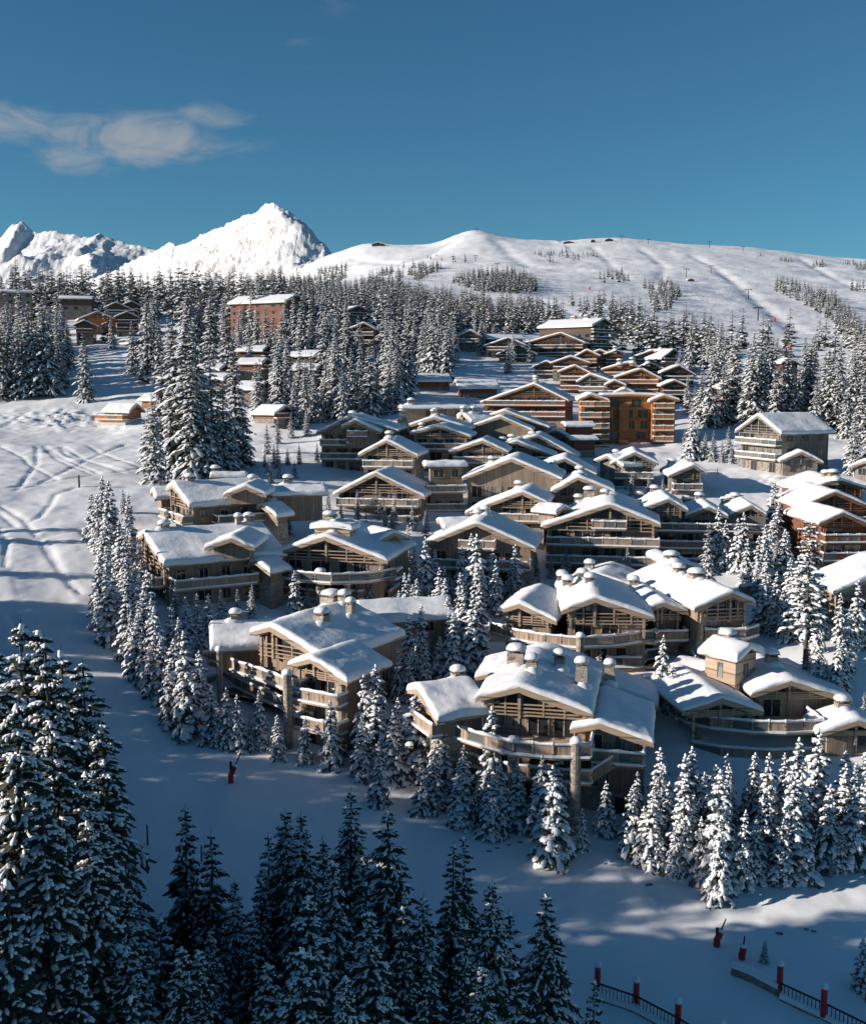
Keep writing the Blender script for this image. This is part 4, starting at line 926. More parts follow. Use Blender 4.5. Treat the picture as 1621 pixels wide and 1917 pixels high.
h.chim(0, 1074, 601, w_=2.2, h_=1); h.chim(0, 1098, 598, w_=2.2, h_=1)
farh('dark low sheds with twin roofs left of the reddish-brown chalet', (851, 712), None, None, 332, -82, 13, w=(3.5, 5), p=(.3, .5), h1=3.6, fl=2, sty='russet', decks=None, gable='plain', side=[1])
farh('dark low shed with one long roof between spruces and the packed village', (770, 701), None, None, 340, -80, 12, w=(3.5, 5), p=(.3, .45), h1=3.6, fl=2, sty='russet', decks=None, gable='plain', side=[1])
farh('narrow red chalet between tall spruces right of the amber hotel', (1370, 717), (1349, 728), (1391, 729), 302, 0, 11, h1=4.4, fl=4, sty='red', dd=1.3, side=None, stone=1)
farh('dark roof hidden in the spruces at the right above the grey timber chalet', (1479, 672), (1462, 680), (1500, 682), 330, 0, 9, h1=4.4, fl=2, sty='dark', decks=None, gable='plain')
farh('white-capped chalet cut by the right edge beside the last snowy spruce', (1618, 862), None, None, 222, -60, 9, w=(4, 4), p=(.4, .4), h1=4, fl=2, sty='grey', decks=None, gable='plain', side=[1], far=False)

farh('little sunlit gable peeping over the left part of the amber hotel roof', (1168, 727), (1146, 738), (1188, 736), 306, -10, 10, h1=4.2, fl=1, sty='amber', decks=None, gable='plain')
farh('brown chalet squeezed between the two-balcony chalet and the warm cluster', (1098, 655), (1075, 668), (1122, 666), 384, -12, 12, h1=4.4, fl=3, sty='russet')
farh('dark brown chalet just left of the sunlit-balcony pair', (1022, 676), (996, 688), (1048, 688), 372, -10, 13, h1=4.4, fl=2, sty='dark')
farh('brown chalet with snowy balcony between the grey chalet and amber-roofed row', (1150, 712), (1130, 722), (1172, 722), 318, -10, 11, h1=4.2, fl=2, sty='russet')
farh('shaded dark chalet low at the right foot of the warm cluster', (1262, 712), (1236, 723), (1288, 724), 328, -6, 12, h1=4.2, fl=3, sty='dark')
farh('low canopy-roofed terrace block left of the amber hotel, upper one', (1052, 792), None, None, 272, -84, 8, w=(2, 3), p=(.1, .25), h1=2.8, fl=1, sty='russet', decks=None, gable='plain', side=[1], name='terrace_block', cat='building')
farh('low canopy-roofed terrace block left of the amber hotel, lower one', (1062, 818), None, None, 262, -84, 7, w=(2, 2.6), p=(.1, .2), h1=2.8, fl=1, sty='russet', decks=None, gable='plain', side=[1], name='terrace_block', cat='building')
# ---- amber hotel
h = House('hotel', 'amber wooden hotel with a stair tower front and five storeys of snowy balconies', 'amber', 'hotel')
v = h.vol((1106, 738), 276, -4, 13, l=(1082, 749), r=(1140, 750), h1=3.2, fl=5, floorh=2.75, decks=None, gable='truss', stone=1, side=[1], T=.5)
v = h.vol((1242, 740), 274, -4, 13, l=(1215, 752), r=(1272, 749), h1=3.2, fl=5, floorh=2.75, decks=[(-2.3, 2.6, -3.2-2.75*k, 1.3) for k in range(5)], gable='truss', stone=1, side=[1], T=.5)
v = h.vol((1180, 738), 277.5, -4, 12, w=(7.2, 7.2), p=(.03, .03), h1=3.4, fl=5, floorh=2.75, decks=None, gable='plain', stone=1, side=None, T=.4)
for k in range(5): deck(h.root, h.vols[0]['Mv'], [(-2.6, 1.1), (-2.6, -.4), (2.6 if k else .8, -.8), (4.6, -.6), (4.6, 1.1)], 1.1, -3.0-2.75*k, 'amber')
tw = MB(); tw.box(-1.2, 1.2, -.6, .9, -14, -2.2); build(tw, 'stair_tower', ['amber_planks'], h.root, h.vols[2]['Mv'] @ Matrix.Translation((-1.5, 0, 0)))
h.chim(2, 1163, 736, w_=1.2, h_=.5, pile=False)

# ---- chalets among the trees on the left
h = House('hotel', 'big orange-brown hotel among the spruces with a long roof and shaded right gable', 'russet', 'hotel')
h.vol((557, 552), 422, 62, 28, w=(7.5, 6), p=(.42, .5), h1=5.4, fl=5, floorh=2.8, decks=[(-6, 4, -5.4-5.6, 1.3)], side=[-1], nside=7, far=True, T=.6, sty='russet', stone=1)
h.chim(0, 507, 556, w_=3, h_=.8)
farh('orange-fronted chalet with a broad gable high among the left spruces', (184, 583), (147, 598), (222, 601), 450, 22, 16, h1=5, fl=3, sty='amber', side=[1], decks=None)
farh('brown gable directly behind the orange-fronted chalet', (217, 566), (194, 577), (256, 583), 480, 10, 14, h1=4.6, fl=2, sty='russet')
farh('brown gable furthest right behind the orange-fronted chalet', (247, 564), (230, 571), (264, 573), 495, 10, 12, h1=4.6, fl=2, sty='russet')
farh('low brown gable tucked right of the orange-fronted chalet', (238, 584), (214, 594), (262, 595), 442, 14, 12, h1=4.4, fl=3, sty='russet')
farh('brown chalet roof just left of the orange-fronted chalet, lower down', (158, 600), (138, 609), (178, 609), 425, 10, 12, h1=4.4, fl=2, sty='russet')
farh('dark flat-roofed building beside the forest edge, second from the left edge', (112, 555), None, None, 500, -78, 15, w=(7, 7), p=(.12, .2), h1=4, fl=2, sty='dark', decks=None, gable='plain', side=[1], name='building', cat='building')
farh('grey flat-roofed building at the left edge of the photo, above the forest', (-12, 543), None, None, 500, -66, 17, w=(7, 7), p=(.1, .16), h1=4, fl=2, sty='grey', decks=None, gable='plain', side=[1], name='building', cat='building')
farh('solitary timber chalet with a shadowed loggia in the middle of the spruce wood', (681, 604), (653, 616), (704, 617), 402, -6, 14, h1=4.6, fl=3, sty='russet', dd=1.6)
h = House('chalet', 'small chalet on the open snowfield with an orange right gable and white lower floor', 'plaster')
h.vol((258, 757), 302, 68, 9.4, w=(3.6, 3.4), p=(.62, .62), h1=3.6, fl=2, floorh=2.7, decks=None, side=None, wins=False, gable='plain', sty='amber', ovs=.5, stone=1, body=3.4, low=.2)
bb = MB(); bb.box(-4.4, 3.0, .9, 10.2, -9.6, -4.0)
lb = build(bb, 'lower_floor', ['plaster'], h.root, h.vols[0]['Mv'])
deck(h.root, h.vols[0]['Mv'], [(-3.0, 1.0), (-5.4, 1.0), (-5.4, 10.2), (-3.0, 10.2)], 1.0, -4.0, 'amber')
window(h.root, h.vols[0]['Mv'], -4.4, 8.2, -7.3, 1.2, 1.1, 'dark_beam', rot=-math.pi/2, glass='glass'); window(h.root, h.vols[0]['Mv'], -4.4, 6.6, -7.3, 1.2, 1.1, 'dark_beam', rot=-math.pi/2, glass='glass'); window(h.root, h.vols[0]['Mv'], -4.4, 2.8, -7.5, 2.4, 1.7, 'dark_beam', rot=-math.pi/2, glass='glass')
LH = [
 ('dark hay hut with a shadowed right gable above the snowfield chalet', (219, 688), 384, 50, 12, (5.2, 4.2), .6, 'dark', 2.6, 2),
 ('small chalet with a pale balcony rail, upper right of the dark hay hut', (262, 661), 400, 70, 11, (5.2, 4.2), .4, 'russet', 3.2, 2),
 ('tiny snow roof uphill of the pale-rail chalet, left of the big spruce', (262, 635), 425, 70, 8, (5.2, 4), .4, 'russet', 3.2, 1),
 ('orange-walled cabin showing left of the lone spruce', (160, 678), 390, 66, 10, (5.2, 4.2), .4, 'amber', 3.2, 2),
 ('tiny dark shed with a pointed gable right of the dark hay hut', (268, 711), 368, 10, 5, (2.8, 2.4), .7, 'dark', 2.6, 1),
 ('cabin roof with orange wall half hidden left of the tall tree group', (330, 697), 360, 70, 10, (4.8, 4), .4, 'amber', 3.2, 1),
 ('cabin roof with orange wall half hidden, lower of two left of the tall tree group', (318, 738), 322, 70, 8, (4.5, 3.5), .4, 'amber', 3.2, 1),
 ('russet cabin in the gap between the tall tree group and the slim spruce', (502, 671), 340, 75, 9, (4.5, 3.5), .4, 'russet', 3.2, 2),
 ('russet cabin in the same gap, one terrace lower down', (500, 715), 312, 75, 8, (4.5, 3.5), .5, 'russet', 3.2, 2),
 ('shaded cabin in the same gap, one terrace higher up', (503, 648), 360, 75, 10, (4.5, 3.5), .4, 'dark', 3.2, 1),
 ('shaded cabin roof right of the slim spruce, upper one', (603, 657), 350, 75, 10, (4.5, 3.5), .4, 'dark', 3.2, 2),
 ('shaded cabin roof right of the slim spruce, lower one', (603, 682), 338, 75, 9, (4.5, 3.5), .4, 'dark', 3.2, 2),
 ('cabin roof right of the tall tree group, catching blue shade', (424, 683), 335, 75, 9, (4.5, 3.5), .4, 'dark', 3.2, 2),
 ('snowy cabin roof just right of the tall tree group, low down', (432, 700), 322, 75, 8, (4.5, 3.5), .4, 'dark', 3.2, 1),
 ('lowest cabin below the spruces with a split snowy roof', (537, 760), 285, 52, 9, (4.5, 4.0), .5, 'russet', 3.0, 1),
 ('snowy roof between spruces right of the timber loggia chalet', (718, 613), 420, 60, 12, (4.5, 4.0), .4, 'dark', 3.6, 2),
 ('lone brown roof high in the wood below the open slopes', (672, 573), 480, 30, 10, (5, 5), .4, 'russet', 4, 2),
]
for lb, a, d, yw, L, w_, p_, sty, h1, fl in LH:
    farh(lb, a, None, None, d, yw, L, w=w_, p=(p_, p_), h1=h1, fl=fl, sty=sty, decks=[(-w_[0]+.9, w_[1]-.9, -h1, 1.2)], gable='plain', side=[-1], name='cabin', cat='cabin', nside=2, low=1.5)

# ------------------------------------------------------------------ conifers
def lump(mb, c, ax, L_, W_, H_, r, hi=True):
    """a cushion of snow lying along ax"""
    ax = ax.normalized(); sd_ = Vector((-ax.y, ax.x, 0)); 
    if sd_.length < 1e-3: sd_ = Vector((1, 0, 0))
    sd_.normalize(); up = ax.cross(sd_)*-1
    if up.z < 0: up = -up
    n = 6 if hi else 5; vs = []; j = lambda: 1+r.uniform(-.28, .28)
    for k in range(n):
        a = 2*math.pi*k/n; vs.append(c+ax*(math.cos(a)*L_*j())+sd_*(math.sin(a)*W_*j()))
    if hi:
        for k in range(n):
            a = 2*math.pi*k/n; vs.append(c+ax*(math.cos(a)*L_*.68*j())+sd_*(math.sin(a)*W_*.68*j())+up*H_*.75*j())
        vs.append(c+up*H_*1.05)
        mb.add(vs, [(k, (k+1) % n, n+(k+1) % n, n+k) for k in range(n)]+[(n+k, n+(k+1) % n, 2*n) for k in range(n)], 1)
    else:
        vs.append(c+up*H_); mb.add(vs, [(k, (k+1) % n, n) for k in range(n)], 1)
def conifer(seed, H_, rad, levels, nb, tw=5, snow=.6, droop=.45, hi=True, bare=.06, expo=.85, width=1.0, sparse=0.0, lift=.12, tsn=.36, fine=False):
    r = random.Random(seed); mb = MB(); UP = Vector((0, 0, 1))
    for lv in range(levels):
        f = (lv+r.uniform(-.3, .3))/levels; f = min(max(f, 0), .985)
        z = H_*(bare+(1-bare)*f**.93)
        R_ = rad*((1-f)**expo)*(.82+.18*math.sin(lv*2.1+seed))+.12*H_/20
        n = max(3, int(nb*(1-.35*f)+r.random()))
        off = r.random()*6.28
        for b_ in range(n):
            if r.random() < sparse: continue
            ph = off+b_*6.283/n+r.uniform(-.35, .35); Lb = R_*r.uniform(.7, 1.18)
            z0 = z+r.uniform(-.3, .3)*H_/levels
            di = Vector((math.cos(ph), math.sin(ph), 0)); sd_ = Vector((-di.y, di.x, 0))
            dr = droop*r.uniform(.75, 1.3)*(1-.55*f); lf = lift+.5*max(0, f-.55)
            path = lambda t: Vector((0, 0, z0))+di*(Lb*t)+UP*(Lb*(lf*t-dr*t*t))
            if tw == 0:
                p0, p1 = path(.1), path(1); wd = Lb*.36*width; pm = path(.6)
                mb.add([p0, pm+sd_*wd-UP*wd*.35, p1, pm-sd_*wd-UP*wd*.35, pm+UP*.02], [(0, 1, 4), (1, 2, 4), (2, 3, 4), (3, 0, 4)], 0)
                if r.random() < snow:
                    t_ = r.uniform(.5, .8); lump(mb, path(t_)+UP*.04, path(t_+.1)-path(t_-.1), Lb*.34, Lb*.24*width, Lb*.1+.07, r, False)
                continue
            nt_ = tw
            for k in range(nt_):
                t_ = .18+.8*(k+r.uniform(-.3, .3))/(nt_-.5); t_ = min(max(t_, .1), 1); p = path(t_); tang = (path(t_+.05)-path(t_-.05)).normalized()
                for s_ in (-1, 1):
                    lt = (Lb*.42*(1-.55*t_)+.12*H_/20)*r.uniform(.7, 1.2)*width; a = r.uniform(.65, 1.05)
                    q = p+(tang*math.cos(a)+sd_*s_*math.sin(a))*lt-UP*lt*r.uniform(.1, .45)
                    mid = p.lerp(q, .5); ww = lt*.17+.03; nn = (q-p).normalized().cross(UP); nn.normalize()
                    if hi: mb.add([p, mid+nn*ww-UP*ww*.8, q, mid-nn*ww-UP*ww*.8, mid+UP*.02], [(0, 1, 4), (1, 2, 4), (2, 3, 4), (3, 0, 4)], 0)
                    else: mb.add([p, mid+nn*ww*1.4, q, mid-nn*ww*1.4], [(0, 1, 2, 3)], 0)
                    if r.random() < tsn and lt > .2: lump(mb, p.lerp(q, .5)+UP*.04, q-p, lt*(.36 if fine else .5), lt*(.1 if fine else .2)+.03, lt*.09+.04, r, hi)
                # hanging twigs
                if k % 2 == 0 or hi:
                    hl = (.16*Lb+.14)*r.uniform(.6, 1.2); wv = tang*(Lb/nt_*.55)
                    mb.add([p-wv, p+wv, p+wv*.1-UP*hl+sd_*r.uniform(-.15, .15)], [(0, 1, 2)], 0)
            ns = (7 if fine else 4) if hi else 2; lw_ = .62 if fine else 1
            for k in range(ns):
                if r.random() > snow: continue
                t_ = (.3+.68*(k+.5)/ns)+r.uniform(-.08, .08); p = path(t_); tg = path(t_+.08)-path(t_-.08)
                lump(mb, p+UP*.04, tg, Lb*(.8 if hi else .66)/ns*r.uniform(.6, 1.3)+.05, (Lb*.085+.07)*width*lw_*r.uniform(.6, 1.4), (Lb*.045+.08)*lw_*1.1, r, hi)
    # leader
    mb.add([(0.12, 0, H_*.93), (-.06, .1, H_*.93), (-.06, -.1, H_*.93), (0, 0, H_*1.01)], [(0, 1, 3), (1, 2, 3), (2, 0, 3)], 0)
    lump(mb, Vector((0, 0, H_*.975)), Vector((1, 0, .1)), .14, .14, .3, r, hi)
    t_ = MB(); tr = H_*.0135+.03
    t_.add([(tr*math.cos(a)*k, tr*math.sin(a)*k, z) for z, k in ((-1.5, 1.15), (H_*.5, .6), (H_*.97, .08)) for a in [i*1.0472 for i in range(6)]],
           [(r0*6+i, r0*6+(i+1) % 6, r0*6+6+(i+1) % 6, r0*6+6+i) for r0 in (0, 1) for i in range(6)], 0)
    return mb, t_
PRO = {}
def protos(kind, n, **k):
    PRO[kind] = []
    for i in range(n):
        mb, tb = conifer(101+i*7+len(PRO)*53, **k)
        PRO[kind].append((mb.mesh('crown', M('needles' if kind in ('near', 'slim') else 'frosted_needles', 'snow_tree'), True), tb.mesh('trunk', M('bark'), True), k['H_'], mb, tb))
protos('near', 5, H_=24, rad=4.7, levels=34, nb=9, tw=9, snow=.5, droop=.72, hi=True, expo=.8, tsn=.26, fine=True)
protos('slim', 3, H_=18, rad=2.9, levels=27, nb=7, tw=8, snow=.36, droop=.62, hi=True, sparse=.1, expo=.75, tsn=.16, fine=True)
protos('young', 7, H_=9, rad=2.05, levels=14, nb=8, tw=5, snow=.76, droop=.7, hi=True, width=1.35, expo=.75, bare=.03, tsn=.3)
protos('tall', 6, H_=24, rad=4.5, levels=24, nb=8, tw=4, snow=.66, droop=.55, hi=False, width=1.15, expo=.75)
protos('larch', 1, H_=26, rad=3.6, levels=24, nb=6, tw=5, snow=.7, droop=.2, hi=True, bare=.3, expo=.45, sparse=.15)
protos('far', 5, H_=18, rad=4.3, levels=11, nb=6, tw=0, snow=.62, droop=.5, hi=False, expo=.75, width=1.2)
trs = random.Random(5)
TREES = []      # (kind, x, y, z, height, px, py_top, py_base)
def tree_tb(kind, px, top, base):
    q = hit(px, base)
    if q is None: return
    d = proj(q)[2]; tp = P(px, top, d); hgt = tp.z-q.z
    TREES.append([kind, q.x, q.y, q.z-.15, max(hgt, 1.5), px, top, base, d])
def tree_d(kind, px, top, d):
    tp = P(px, top, d); g = ground(tp.x, tp.y)
    TREES.append([kind, tp.x, tp.y, g-.2, max(tp.z-g, 3), px, top, proj(Vector((tp.x, tp.y, g)))[1], d])
# big spruces at the bottom left and along the bottom edge
for k, px, top, d in (('near', 14, 1150, 66), ('near', 66, 1158, 69), ('near', 100, 1188, 62), ('near', 168, 1228, 70), ('slim', 125, 1205, 74), ('near', 20, 1290, 56), ('near', 150, 1420, 60), ('near', -30, 1180, 60),
    ('slim', 340, 1500, 74), ('slim', 393, 1545, 71), ('slim', 500, 1555, 75), ('near', 535, 1502, 72), ('near', 572, 1515, 69), ('near', 650, 1468, 71), ('near', 725, 1508, 68), ('near', 622, 1602, 62), ('slim', 690, 1640, 67),
    ('slim', 843, 1568, 72), ('slim', 877, 1558, 75), ('near', 926, 1640, 62), ('slim', 862, 1718, 58), ('near', 1028, 1668, 63), ('near', 708, 1685, 55), ('slim', 756, 1680, 60), ('near', 594, 1655, 54),
    ('near', 330, 1765, 52), ('near', 356, 1758, 54), ('slim', 295, 1700, 60), ('slim', 140, 1738, 50), ('slim', 1108, 1822, 62), ('slim', 10, 1620, 48), ('slim', 460, 1700, 64), ('near', 440, 1640, 67), ('near', 60, 1480, 52), ('slim', 205, 1560, 63),
    ('slim', 800, 1790, 56), ('near', 560, 1760, 50), ('near', 240, 1640, 58), ('near', 110, 1330, 58), ('near', 180, 1520, 54), ('near', 190, 1340, 66), ('near', 10, 1440, 62), ('near', 90, 1600, 55), ('slim', 240, 1860, 48), ('slim', 980, 1800, 56), ('slim', 602, 1560, 74), ('near', 682, 1590, 69), ('near', 782, 1668, 63), ('slim', 962, 1700, 66), ('near', 640, 1800, 50), ('slim', 482, 1632, 69), ('near', 405, 1728, 60), ('near', 900, 1790, 54), ('near', 250, 1760, 54), ('near', 500, 1790, 52)):
    tree_d(k, px, top, d)
YF = [(173,920,1010),(205,897,1030),(232,912,960),(215,960,1035),(190,950,1015),(233,984,1075),(247,1000,1085),(262,1010,1080),(191,1043,1170),(205,1040,1160),(242,1075,1200),(259,1095,1205),(215,1060,1190),(271,1115,1235),(225,1020,1120),(240,1040,1150),
 (185,1100,1180),(225,1100,1205),(250,1140,1260),(290,1130,1290),(262,1120,1250),(354,1173,1372),(298,1148,1290),(324,1126,1240),(350,1113,1200),(371,1108,1190),(393,1108,1190),(255,1147,1270),(272,1173,1285),(302,1190,1310),(325,1190,1340),(340,1150,1270),(285,1200,1300),(318,1240,1355),(375,1150,1230),
 (397,1281,1390),(425,1281,1400),(449,1294,1405),(488,1286,1400),(520,1333,1418),(572,1337,1425),(622,1302,1438),(682,1255,1430),(703,1255,1400),(677,1330,1455),(748,1336,1458),(707,1380,1505),(370,1290,1370),(410,1310,1400),(470,1330,1405),(345,1260,1360),
 (829,1359,1500),(864,1413,1545),(789,1413,1522),(922,1445,1570),(796,1191,1285),(821,1187,1270),(839,1112,1230),(868,1126,1240),(893,1201,1265),(746,1209,1310),(764,1220,1312),(553,1065,1150),(668,1087,1140),(692,1070,1142),(575,1090,1140),(735,1230,1300),
 (765,1070,1150),(781,1079,1162),(824,1072,1140),(842,1067,1132),(867,1072,1150),(889,1058,1150),(928,1043,1152),(955,1054,1120),(978,1076,1122),(1007,1070,1105),(1171,1043,1092),(850,1150,1250),(880,1150,1250),(805,1110,1190),(900,1090,1160),(790,1130,1200),(860,1095,1180),
 (1093,1197,1262),(1121,1205,1275),(1236,1183,1312),(1243,1300,1335),(860,1412,1542),(917,1433,1566),(935,1423,1560),(967,1416,1548),(1010,1405,1562),(1035,1423,1612),(1132,1455,1562),(1178,1462,1602),(1002,1440,1560),(895,1440,1545),(810,1395,1515),
 (1089,1506,1592),(1219,1470,1620),(1247,1453,1602),(1281,1439,1632),(1297,1474,1605),(1355,1403,1532),(1332,1428,1542),(1404,1418,1532),(1342,1523,1688),(1388,1506,1662),(1413,1520,1642),(1466,1403,1512),(1459,1523,1652),(1483,1453,1642),(1522,1411,1562),(1508,1540,1642),(1571,1541,1632),(1594,1460,1622),(1617,1449,1602),(1430,1752,1802),(1612,1745,1852),(1202,1500,1615),(1310,1520,1650),(1260,1530,1640),(1440,1500,1600),(1540,1500,1600),(1365,1560,1660),(1230,1540,1625),(1555,1600,1640),
 (1395,1005,1095),(1419,1000,1100),(1433,1005,1085),(1452,1003,1080),(1474,1014,1082),(1417,1106,1182),(1438,1112,1190),(1460,1109,1195),(1531,1177,1282),(1566,1196,1292),(1256,1239,1332),(1615,1290,1350),(1510,1200,1260),(1545,1230,1290),
 (1281,800,852),(1304,803,857),(1368,826,868),(1383,832,872),(1423,834,877),(1444,899,1000),(1318,811,860),(1333,815,864),(1406,849,874),(1350,820,866),(1551,876,892),(1292,820,858),(1395,845,873),
 (330,1095,1160),(415,1100,1170),(446,1098,1165),(473,1090,1158),(500,1150,1180),(540,950,1000),(700,1060,1120),(765,980,1060),(755,1020,1090),(685,955,1010),(735,950,1010)]
for p_ in YF: tree_tb('young', *p_)
tree_tb('larch', 1506, 962, 1258); tree_tb('tall', 1324, 975, 1108); tree_tb('tall', 1594, 769, 890)
for px, top, base in ((349,572,890),(334,598,882),(374,603,886),(400,640,880),(445,653,872),(385,704,892),(324,714,892),(420,709,886),(455,734,872),(305,660,880),(360,660,894),(291,734,905),(430,760,880),(340,780,893),(410,790,890),(282,760,880),(370,800,892)): tree_tb('tall', px, top, base)
for px, top, base in ((278,552,712),(61,567,742),(86,557,742),(111,582,722),(20,572,742),(5,600,748),(40,600,745),(75,620,735),(100,640,728),(130,600,690),(162,623,752),(455,567,655),(521,623,757),(572,668,792),(551,704,802),(590,690,785),(627,623,782),(607,582,722),(718,577,722),(693,633,782),(660,650,770),(640,690,790),(759,603,742),(740,650,770),(810,572,712),(835,590,715),(602,720,790),(526,582,700),(501,572,690),(395,552,720),(354,527,700),(425,582,722),(300,600,715),(320,580,700),(375,570,700),(250,600,700),(705,690,775),(680,720,785),(730,700,775),(770,640,730),(790,600,700),(500,790,850),(520,780,830),(545,775,820),(575,760,815),(615,560,690),(650,560,680),(585,590,690),(480,590,660)): tree_tb('tall', px, top, base)
for px, top, base in ((1370,618,790),(1327,664,800),(1405,618,802),(1423,623,800),(1438,628,800),(1509,628,795),(1423,684,802),(1540,659,800),(1590,653,810),(1312,684,792),(1291,603,700),(1350,680,795),(1395,690,800),(1450,690,805),(1470,650,800),(1490,680,800),(1525,700,810),(1565,690,810),(1610,640,810),(1612,700,830),(1335,720,800),(1555,650,800),(1500,720,800),(1300,720,790),(1440,650,795),(1580,720,820)): tree_tb('tall', px, top, base)
# scattered woods: base positions drawn inside photo polygons, standing on the real slope
def inpoly(x, y, pl_):
    c = False; n = len(pl_)
    for i in range(n):
        x0, y0 = pl_[i]; x1, y1 = pl_[(i+1) % n]
        if (y0 > y) != (y1 > y) and x < (x1-x0)*(y-y0)/(y1-y0)+x0: c = not c
    return c
FP = []
for ob in list(bpy.data.objects):
    pass
HV = []
_allh = [g for g in globals().get('ALLH', [])]
CLEAR = [(146, 560, 266, 634, 500), (436, 546, 586, 618, 430), (652, 600, 706, 650, 405), (200, 750, 268, 810, 305), (62, 545, 174, 572, 505), (0, 535, 62, 566, 505), (455, 650, 505, 740, 365), (556, 652, 604, 700, 355), (205, 655, 264, 708, 405), (130, 672, 156, 700, 395), (480, 755, 548, 800, 290), (740, 745, 890, 790, 290), (1350, 715, 1392, 790, 305), (880, 615, 1140, 700, 440), (1000, 655, 1305, 740, 400), (660, 566, 690, 582, 490)]
def wood(poly, n, h0, h1_, md=5.0, kind='far', clump=0, dmin=180, hr=1.0):
    xs = [p[0] for p in poly]; ys = [p[1] for p in poly]; k = 0; tries = 0; mine = []
    while k < n and tries < n*14:
        tries += 1; px = trs.uniform(min(xs), max(xs)); py = trs.uniform(min(ys), max(ys))
        if not inpoly(px, py, poly): continue
        if clump and vnoise(px, py*3, clump) < -.02: continue
        q = hit(px, py, dmin)
        if q is None: continue
        if any((q.x-a)**2+(q.y-b_)**2 < md*md for a, b_ in mine[-260:]): continue
        if any((q.x-a)**2+(q.y-b_)**2 < rr*rr*hr*hr for a, b_, rr in HV): continue
        hgt = trs.uniform(h0, h1_)*(trs.random()*.35+.75); d = proj(q)[2]; tw_ = hgt*.13*F/d
        if any(px+tw_ > a and px-tw_ < c_ and py-hgt*F/d < b_ and py > e_ and d < dd_ and trs.random() < .93 for a, e_, c_, b_, dd_ in CLEAR): continue
        kd = 'tall' if (kind == 'far' and d < 430) else kind
        TREES.append([kd, q.x, q.y, q.z-.2, hgt, px, py-hgt*F/d, py, d]); mine.append((q.x, q.y)); k += 1
for o in list(bpy.data.objects):
    if o.parent is None and o.type == 'EMPTY': HV.append((o.location.x, o.location.y+4, 10))
wood([(0, 590), (150, 600), (150, 660), (110, 740), (0, 745)], 45, 18, 25)
wood([(-60, 530), (480, 530), (560, 560), (560, 590), (300, 600), (-60, 585)], 170, 16, 23, 6)
wood([(330, 590), (600, 590), (640, 640), (430, 650), (320, 640)], 40, 17, 23)
wood([(560, 600), (860, 600), (850, 690), (740, 760), (560, 790)], 70, 16, 23)
wood([(560, 560), (620, 540), (700, 545), (860, 565), (1000, 590), (1010, 625), (860, 625), (560, 610)], 280, 13, 17, 5.5)
wood([(1135, 600), (1180, 600), (1330, 640), (1330, 700), (1270, 665), (1140, 660)], 50, 15, 21)
wood([(1300, 640), (1621, 650), (1700, 700), (1700, 800), (1380, 790), (1330, 720)], 45, 17, 23)
wood([(150, 610), (290, 610), (300, 690), (230, 740), (150, 700)], 26, 15, 22, 6, hr=.8)
wood([(420, 625), (600, 620), (600, 690), (430, 690)], 26, 16, 22, 5.5, hr=.8)
wood([(560, 620), (740, 620), (740, 700), (560, 720)], 30, 17, 23, 5.5, hr=.8)
wood([(430, 700), (600, 700), (590, 800), (470, 800)], 18, 14, 20, 5, hr=.8)
wood([(880, 640), (1000, 668), (1030, 700), (900, 700)], 12, 9, 14, 5, kind='young', hr=.8)
wood([(1060, 700), (1300, 700), (1300, 770), (1280, 800), (1270, 720), (1080, 735)], 16, 7, 12, 5, kind='young', hr=.8)
wood([(440, 560), (520, 528), (600, 520), (650, 505), (650, 520), (600, 545), (560, 560)], 150, 12, 17, 7)
wood([(590, 506), (660, 496), (640, 510), (600, 518)], 35, 10, 14, 7)
wood([(670, 530), (740, 500), (840, 500), (800, 515), (760, 540), (690, 545)], 110, 11, 16, 6, clump=22)
wood([(845, 530), (880, 515), (960, 512), (1005, 530), (1000, 552), (900, 548)], 170, 11, 16, 5.5)
wood([(600, 560), (680, 545), (800, 560), (820, 580), (620, 590)], 110, 12, 16, 6)
wood([(985, 478), (1050, 468), (1120, 480), (1110, 500), (1000, 490)], 40, 8, 12, 7, clump=25)
wood([(1110, 515), (1170, 510), (1180, 530), (1120, 530)], 12, 12, 17, 8)
wood([(1205, 540), (1250, 530), (1275, 545), (1255, 580), (1225, 585)], 55, 11, 16, 5)
wood([(1060, 570), (1145, 570), (1150, 600), (1060, 590)], 14, 13, 18, 7)
wood([(1420, 478), (1520, 488), (1621, 495), (1700, 500), (1700, 510), (1500, 500)], 110, 8, 13, 7, clump=30)
wood([(1435, 525), (1480, 530), (1560, 560), (1600, 600), (1640, 640), (1640, 670), (1590, 650), (1540, 590), (1450, 545)], 190, 11, 16, 5)
wood([(1590, 530), (1640, 535), (1640, 550), (1590, 545)], 12, 13, 18, 8)
wood([(780, 480), (840, 495), (900, 490), (860, 478)], 10, 8, 12, 12)
wood([(860, 570), (1060, 600), (1050, 640), (900, 610)], 45, 15, 20, 6)
wood([(1621, 800), (1700, 800), (1700, 900), (1640, 900)], 6, 15, 20, 6)
